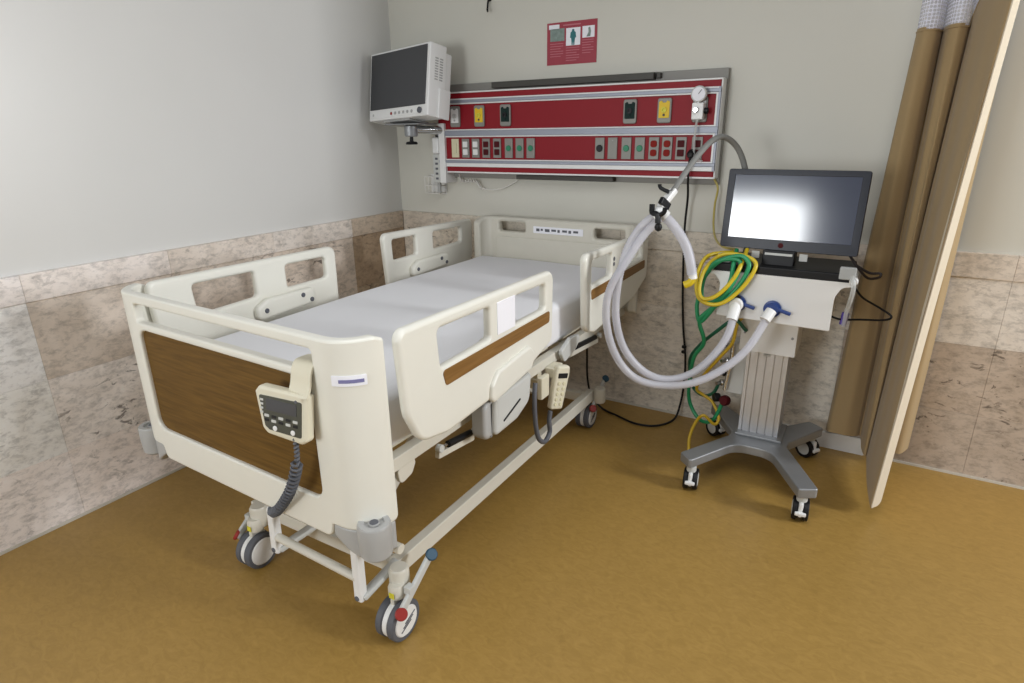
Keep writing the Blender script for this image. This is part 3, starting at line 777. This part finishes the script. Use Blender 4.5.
pm = thing('patient_monitor', 'boxy white patient monitor with blank grey screen, on an arm left of the red panel', 'monitor', (.312, -.265, 1.655), rot=(math.radians(-10), math.radians(-2.5), math.radians(-11)))
Z0 = (0, 0, 0)
W2, H = .277, .393
bm = BM()
box(bm, -W2, W2, -.075, .05, 0, H, .008, 3); case = obj('casing', bm, 'white', pm, loc=Z0)
bm = BM()
box(bm, -W2+.015, W2-.008, .05, .10, .02, H-.03, .012, 2); obj('rear_casing', bm, 'white', pm, loc=Z0)
scm = obj('screen', box(BM(), -W2+.014, W2-.022, -.079, -.073, .062, H-.012, .002, 1), 'screen_off', pm, loc=Z0, label='dark grey blank screen')
obj('control_strip', box(BM(), -W2+.014, W2-.022, -.0775, -.074, .012, .055, .002, 1), 'white', pm, loc=Z0)
obj('power_button', disc(BM(), (-W2+.05, -.0775, .032), (0, -1, 0), .008, .003), 'lgrey', pm, loc=Z0)
for k in range(6):
    obj('menu_button', disc(BM(), (-.05+k*.038, -.0775, .032), (0, -1, 0), .009, .004), 'redpad' if k == 0 else 'grey', pm, loc=Z0)
obj('jog_dial', disc(BM(), (W2-.062, -.0775, .032), (0, -1, 0), .017, .012), 'dgrey', pm, loc=Z0)
for j in range(2):
    bm = BM()
    for k in range(9): box(bm, W2-.001, W2+.0015, -.035+j*.035, -.012+j*.035, .20+k*.014, .207+k*.014, 0)
    obj('side_vent', bm, 'grey', pm, loc=Z0)
obj('side_module', box(BM(), W2-.005, W2+.010, .0, .085, -.002, .16, .006), 'white', pm, loc=Z0)
obj('foot_plate', box(BM(), -.16, .10, -.06, .09, -.012, .002, .004), 'grey', pm, loc=Z0)

# wire holder below the mount
wb = thing('wire_holder', 'small white wire holder on the wall below the monitor arm', 'holder', (.33, 0, 1.21))
bm = BM()
for z in (1.215, 1.262, 1.318): tube(bm, [(.272, -.004, z), (.272, -.075, z), (.388, -.075, z), (.388, -.004, z)], .0032, 6, 0)
for x in (.272, .301, .330, .359, .388): tube(bm, [(x, -.075, 1.318), (x, -.075, 1.215), (x, -.004, 1.215)], .0028, 6, 0)
obj('basket', bm, 'wire', wb)
obj('back_plate', box(BM(), .266, .394, -.004, -.0002, 1.205, 1.33, .001, 1), 'white', wb)
obj('grey_clip', box(BM(), .382, .402, -.085, -.07, 1.22, 1.35, .003), 'grey', wb)
# white curly lead
core = spline([(.515, -.03, 1.335), (.54, -.035, 1.298), (.60, -.035, 1.300), (.655, -.035, 1.292), (.68, -.03, 1.258), (.75, -.02, 1.246), (.83, -.02, 1.258), (.91, -.02, 1.292), (.965, -.02, 1.33)], 26)
hel = []
for i, p in enumerate(core):
    rr = .009 if 10 < i < 110 else .001
    hel.append(p+Vector((0, math.cos(i*2*PI/9)*rr*.9, math.sin(i*2*PI/9)*rr)))
solo('curly_lead', tube(BM(), hel, .0034, 6, 0), 'wire', 'thin white curly lead dangling under the left end of the red panel', 'cable', (.515, -.03, 1.335))

# ------------------------------------------------------------------ ventilator
VX, VY = 2.51, -.46
vt = thing('ventilator', 'white hospital ventilator with large flat screen on a silver wheeled stand', 'ventilator', (VX, VY, 0))
# stand base: hub and four splayed legs in one casting
def leg_poly(p0, p1, w0, w1):
    p0, p1 = Vector(p0), Vector(p1); d = (p1-p0).normalized(); n = Vector((-d.y, d.x))
    return [tuple(p0-n*w0), tuple(p1-n*w1), tuple(p1+n*w1), tuple(p0+n*w0)]
bm = BM()
ends = [(2.262, -.775), (2.772, -.785), (2.735, -.165), (2.262, -.165)]
outl = [(2.225, -.755), (2.285, -.812), (2.43, -.545), (2.585, -.545), (2.738, -.825), (2.808, -.785), (2.645, -.47), (2.645, -.42),
        (2.775, -.175), (2.705, -.125), (2.58, -.27), (2.43, -.27), (2.285, -.12), (2.225, -.17), (2.385, -.42), (2.385, -.47)]
plate(bm, rounded(outl, [.012, .012, .09, .09, .012, .012, .06, .06, .012, .012, .06, .06, .012, .012, .06, .06]), [], .045, .006, XY(.150))
bs = obj('stand_base', bm, 'alu_dull', vt)
obj('hub', box(BM(), 2.405, 2.615, -.455, -.25, .172, .186, .004), 'alu_dull', bs)
def stand_caster(p, yaw):
    c = obj('caster', lathe(BM(), [(0, .096), (.02, .096), (.022, .1), (.022, .122), (.012, .126), (.012, .13), (0, .13)], None, 18), 'lgrey', vt, loc=Vector(p)-origin_of(vt))
    A = Matrix.Rotation(yaw, 4, 'Z')
    for q in (-1, 1):
        X = A @ Matrix.Translation((q*.021, .012, .05)) @ Matrix.Rotation(PI/2, 4, 'Y')
        obj('tyre', lathe(BM(), [(.034, -.010), (.046, -.011), (.05, -.007), (.05, .007), (.046, .011), (.034, .010)], X, 30), 'black', c, loc=Z0)
        obj('wheel_disc', lathe(BM(), [(0, -.012), (.028, -.012), (.035, -.008), (.035, .008), (.028, .012), (0, .012)], X, 30), 'lgrey', c, loc=Z0)
    bm = BM(); box(bm, -.0095, .0095, -.035, .045, .03, .098, .008, 2, A); box(bm, -.022, .022, -.048, -.025, .045, .06, .004, 2, A)
    obj('fork', bm, 'white', c, loc=Z0)
for p, yw in (((2.285, -.765, 0), .15), ((2.752, -.775, 0), .1), ((2.725, -.175, 0), 1.0), ((2.27, -.17, 0), .9)): stand_caster(p, yw)
# grooved aluminium column
prof = []
bm = BM()
xs = [2.412+.0178*k for k in range(11)]
pts = [(2.412, -.255), (2.412, -.42)]
for k in range(1, 10, 2):
    a = xs[k]
    pts += [(a-.003, -.42), (a-.003, -.412), (a+.003, -.412), (a+.003, -.42)]
pts += [(2.592, -.42), (2.592, -.255)]
lo = [bm.verts.new((x, y, .186)) for x, y in pts]; hi = [bm.verts.new((x, y, .64)) for x, y in pts]
for k in range(len(pts)):
    k2 = (k+1) % len(pts); bm.faces.new((lo[k], lo[k2], hi[k2], hi[k]))
bm.faces.new(lo[::-1]); bm.faces.new(hi)
obj('column', bm, 'alu', vt, sharp=20)
lb = obj('lower_box', box(BM(), 2.375, 2.618, -.435, -.235, .600, .80, .006), 'white', vt)
for x in (2.395, 2.598): obj('screw', disc(BM(), (x, -.435, .69), (0, -1, 0), .006, .003), 'alu_dull', lb)
obj('column_badge', box(BM(), 2.485, 2.515, -.4225, -.418, .583, .595, .001, 1), 'grey', vt)
# front shell: wide top strip flaring in concave shoulders to the narrower front
def shell(y, dz=0): 
    return rounded([(2.238, 1.005), (2.238, .980), (2.262, .978), (2.288, .945), (2.284, .795), (2.742, .785), (2.742, .93), (2.762, .972), (2.800, .978), (2.800, 1.000)],
                   [.004, .004, .02, .04, .006, .006, .05, .03, .004, .004])
fs = obj('front_panel', plate(BM(), shell(0), [], .012, .004, XZ(-.566)), 'white', vt)
bm = BM(); box(bm, 2.29, 2.738, -.560, -.27, .80, .975, .006)
obj('main_body', bm, 'white', vt)
obj('top_tray', box(BM(), 2.245, 2.795, -.572, -.26, .990, 1.030, .006), 'black', vt, label='black top tray')
for x in (2.240, 2.800):
    obj('handle_knob', disc(BM(), (x, -.585, 1.005), (0, 1, 0), .016, .03), 'white', vt)
    obj('side_handle', tube(BM(), [(x, -.56, 1.000), (x, -.30, 1.000)], .012, 12, 0), 'lgrey', vt)
for x, z in ((2.372, .862), (2.516, .855)):
    pt = obj('gas_port', lathe(BM(), [(0, 0), (.034, 0), (.036, .006), (.036, .016), (.028, .018), (.026, .032), (0, .032)], axis((x, -.570, z), (0, -1, 0)), 26), 'blue', vt, label='blue breathing-gas port')
    obj('port_lever', obar(BM(), (x+.02, -.592, z+.004), (x+.075, -.592, z-.012), .014, .016, .004, up=(0, 1, 0)), 'blue', pt)
obj('port_latch', obar(BM(), (2.345, -.585, .905), (2.385, -.585, .885), .014, .02, .004, up=(0, 1, 0)), 'black', vt)
obj('port_nozzle', disc(BM(), (2.372, -.60, .862), (0, -1, 0), .030, .02), 'white', vt)
# flat screen
ST = Matrix.Translation((2.525, -.455, 1.255)) @ Matrix.Rotation(math.radians(-2.0), 4, 'Z') @ Matrix.Rotation(math.radians(-7), 4, 'X')
dp = obj('display', box(BM(), -.272, .272, -.006, .035, -.170, .165, .008, 3, ST), 'black', vt, label='wide flat display')
obj('bezel', plate(BM(), rect(-.272, .272, -.170, .165, .010), [rect(-.243, .243, -.125, .141, .002)], .006, .002, ST @ XZ(-.0075)), 'bezel', dp)
obj('screen', box(BM(), -.246, .246, -.0085, -.004, -.128, .144, 0, 1, ST), 'lcd', dp)
obj('maker_mark', disc(BM(), ST @ Vector((-.02, -.0105, -.148)), ST.to_3x3() @ Vector((0, -1, 0)), .011, .0015), 'sock_dark', dp)
bm = BM(); box(bm, -.085, .045, -.03, .03, -.235, -.168, .006, 2, ST); obj('display_foot', bm, 'black', vt)
obj('foot_label', box(BM(), -.075, .035, -.0325, -.030, -.19, -.180, .0005, 1, ST), 'lgrey', vt)
for k, x in enumerate((2.41, 2.60)): obj('small_tag', box(BM(), x-.016, x+.016, -.50, -.495, 1.052, 1.082, .001, 1), 'lgrey', vt)
obj('filter_block', box(BM(), 2.262, 2.315, -.555, -.49, 1.030, 1.066, .005), 'lgrey', vt)
# jointed support arm that carries the breathing tubes
arm = obj('support_arm', tube(BM(), [(2.345, -.36, 1.02), (2.345, -.365, 1.25), (2.306, -.38, 1.42), (2.267, -.40, 1.508), (2.219, -.45, 1.551), (2.187, -.52, 1.536), (2.161, -.60, 1.490), (2.137, -.68, 1.429), (2.107, -.78, 1.340)], .0125, 12), 'hose_grey', vt, label='grey bendy support arm')
bm = BM(); obar(bm, (2.112, -.765, 1.352), (2.078, -.83, 1.285), .032, .024, .005); obj('arm_clamp', bm, 'white', arm)
bm = BM(); tube(bm, [(2.10, -.80, 1.345), (2.065, -.80, 1.360), (2.060, -.80, 1.375)], .008, 8, 2); obj('clamp_screw', bm, 'black', arm)
obj('clamp_band', obar(BM(), (2.083, -.845, 1.318), (2.102, -.80, 1.285), .02, .03, .004), 'black', arm)
# gas inlet fittings on the left flank of the column
iv = obj('gas_inlet', box(BM(), 2.330, 2.41, -.40, -.30, .36, .62, .006), 'lgrey', vt)
for (x, z, mt, r_) in ((2.325, .60, 'chrome', .018), (2.318, .52, 'chrome', .014), (2.312, .455, 'black', .02), (2.305, .40, 'chrome', .016)):
    obj('fitting', lathe(BM(), [(0, 0), (r_, 0), (r_, .02), (r_*.6, .024), (r_*.6, .05), (0, .05)], axis((x+.01, -.37, z), (-.6, -.8, 0)), 14), mt, iv)
obj('chrome_pipe', tube(BM(), [(2.345, -.415, .62), (2.347, -.42, .54), (2.338, -.42, .46), (2.33, -.42, .38)], .010, 10), 'chrome', iv)
obj('filter_cap', lathe(BM(), [(0, 0), (.022, 0), (.026, .01), (.026, .03), (.02, .04), (0, .04)], axis((2.34, -.39, .315), (-.3, -1, .2)), 16), 'sock_dark', iv, label='dark red filter cap')
obj('drain_knob', disc(BM(), (2.305, -.395, .325), (-.8, -.6, 0), .022, .03), 'black', iv)

# ------------------------------------------------------------------ breathing circuit
bc = thing('breathing_circuit', 'looped milky white corrugated breathing tubes hanging from the ventilator support arm', 'breathing tube', (2.07, -.82, .5))
def corr(i, n): return 1.0 if (i // 1) % 2 else .86
tubes = [
 [(2.066, -.825, 1.262), (2.001, -.84, 1.2), (1.953, -.86, 1.099), (1.931, -.88, .958), (1.929, -.88, .81), (1.965, -.86, .671), (2.04, -.82, .567), (2.131, -.78, .527), (2.234, -.74, .557), (2.312, -.70, .639), (2.362, -.66, .741), (2.372, -.61, .862)],
 [(2.081, -.825, 1.243), (2.024, -.845, 1.176), (1.975, -.875, 1.084), (1.909, -.915, .944), (1.899, -.915, .8), (1.937, -.895, .651), (2.008, -.855, .545), (2.108, -.815, .507), (2.242, -.785, .528), (2.356, -.74, .593), (2.451, -.68, .695), (2.516, -.60, .852)],
 [(2.066, -.82, 1.262), (2.099, -.815, 1.245), (2.144, -.80, 1.195), (2.184, -.79, 1.131), (2.207, -.79, 1.067), (2.219, -.79, 1.012)]]
for k, p in enumerate(tubes):
    obj('corrugated_tube', tube(BM(), p, .0178 if k < 2 else .0215, 12, 10, rfun=corr, step=.0055), 'tube_clear', bc, sharp=80)
wy = obj('y_connector', tube(BM(), [(2.05, -.835, 1.25), (2.075, -.825, 1.268), (2.10, -.815, 1.247)], .024, 12, 4), 'white', bc)
bm = BM()
tube(bm, [(2.052, -.855, 1.300), (2.056, -.862, 1.268), (2.080, -.868, 1.262), (2.084, -.868, 1.228)], .0115, 8, 3)
tube(bm, [(2.080, -.866, 1.255), (2.104, -.864, 1.270), (2.108, -.862, 1.290)], .0095, 8, 3)
obj('tube_clip', bm, 'black', wy, label='black tube clip')
obj('clip_ball', lathe(BM(), [(0, -.018), (.012, -.012), (.016, 0), (.012, .012), (0, .018)], Matrix.Translation((2.087, -.868, 1.212))), 'black', wy)
obj('patient_connector', tube(BM(), [(2.219, -.79, 1.022), (2.224, -.79, .998)], .017, 12, 0), 'white', bc)
obj('yellow_cap', tube(BM(), [(2.224, -.79, 1.002), (2.214, -.795, .982), (2.192, -.80, .970)], .0155, 10, 4), 'hose_yellow', bc, label='yellow end cap')
obj('tube_cuff', tube(BM(), [(2.366, -.64, .80), (2.372, -.60, .862)], .025, 14, 0), 'white', bc)
obj('tube_cuff', tube(BM(), [(2.498, -.63, .815), (2.516, -.60, .852)], .023, 14, 0), 'white', bc)

# ------------------------------------------------------------------ gas hoses
solo('gas_hose', tube(BM(), [(2.327, -.48, 1.075), (2.34, -.585, 1.037), (2.337, -.60, .964), (2.316, -.625, .901), (2.26, -.60, .853), (2.223, -.60, .876), (2.22, -.59, .949), (2.25, -.59, 1.02), (2.30, -.59, 1.05), (2.361, -.585, 1.05),
     (2.369, -.60, 1.016), (2.342, -.63, .935), (2.287, -.61, .847), (2.219, -.57, .752), (2.195, -.56, .816), (2.203, -.56, .878), (2.219, -.57, .96), (2.28, -.59, 1.04), (2.36, -.585, 1.07), (2.398, -.59, 1.05), (2.403, -.60, 1.015),
     (2.377, -.615, .95), (2.327, -.62, .881), (2.25, -.59, .809), (2.215, -.57, .75), (2.228, -.50, .632), (2.174, -.44, .526), (2.148, -.38, .369), (2.15, -.34, .24), (2.212, -.36, .165), (2.28, -.40, .19), (2.318, -.41, .28), (2.318, -.41, .325)], .0095, 10, 8),
     'hose_green', 'bright green gas hose coiled at the ventilator\'s left end and drooping to its base', 'hose', (2.27, -.5, .75), group='gas hoses of the ventilator')
solo('gas_hose', tube(BM(), [(2.40, -.44, .70), (2.354, -.50, .76), (2.278, -.48, .69), (2.188, -.41, .581), (2.132, -.34, .472), (2.147, -.30, .32), (2.206, -.32, .285), (2.268, -.37, .33), (2.296, -.40, .40)], .0085, 10, 8),
     plain('dark_green_hose', (26, 96, 72), .4), 'darker green gas hose curving from behind the ventilator box to its chrome inlet', 'hose', (2.25, -.4, .5), group='gas hoses of the ventilator')
solo('gas_hose', tube(BM(), [(2.31, -.46, 1.062), (2.223, -.56, 1.053), (2.197, -.61, .973), (2.214, -.64, .889), (2.267, -.65, .861), (2.327, -.645, .875), (2.387, -.625, .936), (2.425, -.60, 1.006), (2.424, -.58, 1.05), (2.36, -.57, 1.072), (2.28, -.575, 1.064),
     (2.225, -.60, 1.0), (2.218, -.645, .92), (2.244, -.66, .884), (2.298, -.655, .905), (2.347, -.63, .967), (2.372, -.60, 1.03), (2.374, -.50, 1.085)], .0088, 10, 8),
     'hose_yellow', 'yellow gas hose looped in big rings under the left corner of the flat screen', 'hose', (2.3, -.6, .95), group='gas hoses of the ventilator')
solo('gas_hose', tube(BM(), [(2.40, -.43, .79), (2.366, -.48, .74), (2.351, -.47, .642), (2.298, -.46, .554), (2.226, -.43, .437), (2.19, -.39, .345), (2.22, -.37, .31), (2.274, -.385, .285), (2.315, -.41, .22), (2.30, -.43, .19), (2.25, -.45, .235), (2.215, -.45, .19), (2.195, -.47, .11), (2.205, -.50, .035)], .0078, 10, 8),
     plain('amber_hose', (200, 166, 40), .4), 'amber yellow gas hose trailing down beside the silver column to the floor', 'hose', (2.28, -.44, .5), group='gas hoses of the ventilator')
solo('gas_hose', tube(BM(), [(2.10, -.035, 1.345), (2.124, -.045, 1.30), (2.118, -.05, 1.219), (2.125, -.07, 1.124), (2.17, -.20, 1.075), (2.24, -.35, 1.062), (2.31, -.42, 1.068)], .0055, 8, 8),
     'yel_clear', 'thin pale yellow tube running down the wall from the red panel to the ventilator', 'hose', (2.12, -.05, 1.2), group='gas hoses of the ventilator')

# ------------------------------------------------------------------ cords
cd = thing('power_cord', 'black power cord running down the wall and across the floor to the bed', 'cord', (1.98, -.1, 0))
obj('lead', tube(BM(), [(2.000, -.135, 1.462), (1.998, -.15, 1.42), (1.992, -.125, 1.34), (1.983, -.07, 1.25), (1.977, -.06, 1.11), (1.981, -.05, .924), (1.993, -.045, .704), (2.01, -.045, .535), (2.035, -.05, .376), (2.04, -.05, .22), (2.03, -.06, .08), (2.015, -.12, .012), (1.951, -.235, .009), (1.84, -.265, .009), (1.70, -.215, .009), (1.60, -.175, .012), (1.53, -.18, .08), (1.505, -.19, .20), (1.52, -.24, .36), (1.54, -.30, .50), (1.52, -.34, .60)], .006, 8, 8), 'black', cd)
pl = obj('plug', lathe(BM(), [(0, 0), (.02, 0), (.024, .008), (.021, .03), (.010, .044), (0, .044)], axis((2.000, YF-.0085, 1.470), (0, -1, -.1)), 16), 'black', cd)
bm = BM()
for z_ in (.43, .40): disc(bm, (2.025, -.056, z_), (0, 0, 1), .013, .014)
obj('cable_tie', bm, 'black', cd)

solo('data_cable', tube(BM(), [(2.755, -.40, 1.09), (2.785, -.42, 1.055), (2.821, -.42, 1.012), (2.850, -.40, .986), (2.886, -.37, .988), (2.887, -.36, 1.003), (2.850, -.355, 1.0), (2.80, -.33, 1.02)], .0055, 8, 8), plain('brown_black_lead', (44, 34, 30), .5),
     'short dark cable looping out behind the right corner of the flat screen', 'cable', (2.80, -.4, 1.0))
sc_ = thing('sensor_cable', 'thin dark cable with a violet plug, looping beside the right end of the ventilator', 'cable', (2.80, -.5, .83))
obj('lead', tube(BM(), [(2.735, -.545, .845), (2.779, -.53, .832), (2.844, -.47, .825), (2.931, -.42, .822), (2.955, -.40, .836), (2.909, -.40, .866), (2.845, -.43, .906), (2.815, -.47, .945), (2.79, -.50, .985)], .0045, 8, 8), M['black'], sc_)
obj('violet_plug', tube(BM(), [(2.786, -.528, .812), (2.790, -.528, .862)], .014, 10, 0), 'purple', sc_)
wt = thing('water_trap', 'clear plastic sampling holder with tubing at the right end of the ventilator', 'holder', (2.80, -.53, .85))
obj('cup', box(BM(), 2.745, 2.805, -.600, -.575, 1.012, 1.062, .006), 'clear', wt)
obj('hanging_tube', tube(BM(), [(2.790, -.59, 1.03), (2.803, -.60, .985), (2.800, -.585, .93), (2.793, -.555, .875), (2.790, -.54, .81)], .009, 10), 'clear', wt)

# ------------------------------------------------------------------ curtain
ct = thing('privacy_curtain', 'tan hospital privacy curtain bunched against the back wall right of the ventilator', 'curtain', (2.98, -.2, 0))
top = [(2.868, -.045), (2.862, -.10), (2.885, -.150), (2.925, -.145), (2.945, -.095), (2.950, -.06), (2.956, -.10), (2.968, -.160), (2.995, -.185), (3.024, -.165), (3.036, -.13), (3.042, -.18), (3.055, -.28), (3.085, -.42), (3.112, -.52), (3.122, -.505), (3.142, -.44), (3.125, -.36), (3.100, -.22), (3.115, -.165), (3.150, -.15), (3.175, -.05)]
bot = [(2.792, -.040), (2.782, -.075), (2.80, -.115), (2.865, -.120), (2.915, -.09), (2.935, -.06), (2.942, -.10), (2.947, -.17), (2.960, -.225), (2.972, -.225), (2.974, -.20), (2.974, -.26), (2.978, -.36), (2.986, -.47), (3.004, -.615), (3.016, -.595), (3.044, -.52), (3.034, -.42), (3.020, -.20), (3.050, -.13), (3.110, -.12), (3.145, -.04)]
ZT, ZB = 1.955, .095
T_, B_ = spline([(a, b, 0) for a, b in top], 6), spline([(a, b, 0) for a, b in bot], 6)
def zbot(i):
    s = i/(len(T_)-1)
    return ZB+.04*max(0, 1-abs(s-.12)/.3)-.055*max(0, 1-abs(s-.735)/.18)
def ztop(i):
    s = i/(len(T_)-1); return ZT+.17*min(1, max(0, (s-.44)/.2))
bm = BM(); rows = []; NR = 26
for j in range(NR+1):
    t = j/NR; row = []
    for i in range(len(T_)):
        z0, z1 = zbot(i), ztop(i); p = B_[i].lerp(T_[i], t)
        w_ = .006*math.sin(i*.9+t*5)*math.sin(t*PI)
        row.append(bm.verts.new((p.x+w_*.5, p.y+w_, z0+(z1-z0)*t)))
    rows.append(row)
for a, b in zip(rows, rows[1:]):
    for i in range(len(a)-1): bm.faces.new((a[i], a[i+1], b[i+1], b[i]))
fab = obj('fabric', bm, 'curtain', ct, 85)
NET = bm = BM(); uvl = bm.loops.layers.uv.new('UVMap'); rows = []; acc = [0]
for i in range(1, len(T_)): acc.append(acc[-1]+(T_[i]-T_[i-1]).length)
for t in (0, .25, .5, .75, 1):
    rows.append([bm.verts.new((p.x, p.y, ztop(i)-.012+(2.62-ztop(i))*t)) for i, p in enumerate(T_)])
for j in range(4):
    for i in range(len(T_)-1):
        f = bm.faces.new((rows[j][i], rows[j][i+1], rows[j+1][i+1], rows[j+1][i]))
        for l, (a, b) in zip(f.loops, ((i, j), (i+1, j), (i+1, j+1), (i, j+1))): l[uvl].uv = (acc[a], b*.165)
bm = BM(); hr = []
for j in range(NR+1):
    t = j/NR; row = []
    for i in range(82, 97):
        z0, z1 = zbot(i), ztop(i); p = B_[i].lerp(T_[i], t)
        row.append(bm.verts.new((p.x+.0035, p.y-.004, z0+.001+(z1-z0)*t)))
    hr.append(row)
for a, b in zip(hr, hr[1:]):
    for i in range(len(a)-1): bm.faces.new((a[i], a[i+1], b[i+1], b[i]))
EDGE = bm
bm = NET
obj('net_band', bm, 'net', ct, 85, label='open white net band above the cloth')
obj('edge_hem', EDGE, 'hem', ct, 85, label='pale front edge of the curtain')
bm = BM(); P = [Vector((p.x, p.y, ztop(i)-.012)) for i, p in enumerate(T_)]
tube(bm, P, .004, 5, 0); obj('top_hem', bm, 'curtain', ct)

# ------------------------------------------------------------------ light
def area(name, loc, target, sx, sy, power, col=(1, 1, 1)):
    l = bpy.data.lights.new(name, 'AREA'); l.shape = 'RECTANGLE'; l.size = sx; l.size_y = sy; l.energy = power; l.color = col
    o = bpy.data.objects.new(name, l); COL.objects.link(o); o.location = loc
    o.rotation_euler = (Vector(target)-Vector(loc)).to_track_quat('-Z', 'Y').to_euler()
    return o
area('window_daylight', (7.0, -.75, 2.25), (0, -.75, 1.5), .7, 1.4, 190, (.95, .97, 1.0))
area('window_behind', (.95, -6.2, 1.5), (.95, 0, 1.5), 1.4, 1.24, 80, (.95, .98, 1.0))
area('overhead_fill', (2.6, -2.6, 2.85), (2.6, -2.6, 0), 2.4, 2.4, 40, (.97, .98, 1))  # unseen soft overhead light, added as fill for the mattress and other upward faces
w = bpy.data.worlds.new('room_ambient'); scene.world = w; w.use_nodes = True
bg = w.node_tree.nodes['Background']; bg.inputs[0].default_value = (.93, .96, 1.0, 1); bg.inputs[1].default_value = .15

# ------------------------------------------------------------------ camera
cam = bpy.data.cameras.new('camera'); cam.sensor_width = 36; cam.lens = 606.75/1024*36; cam.clip_start = .02
co = bpy.data.objects.new('camera', cam); COL.objects.link(co)
pan, tilt, roll = [math.radians(v) for v in (-30.936, -18.989, -.779)]
fwd = Vector((math.sin(pan)*math.cos(tilt), math.cos(pan)*math.cos(tilt), math.sin(tilt)))
rt = Vector((math.cos(pan), -math.sin(pan), 0)); up = rt.cross(fwd)
r_ = rt*math.cos(roll)+up*math.sin(roll); u_ = up*math.cos(roll)-rt*math.sin(roll)
co.matrix_world = Matrix.Translation((2.841, -3.286, 1.58)) @ Matrix((r_, u_, -fwd)).transposed().to_4x4()
scene.camera = co
scene.view_settings.view_transform = 'Standard'
scene.view_settings.look = 'None'
scene.view_settings.exposure = 0.0
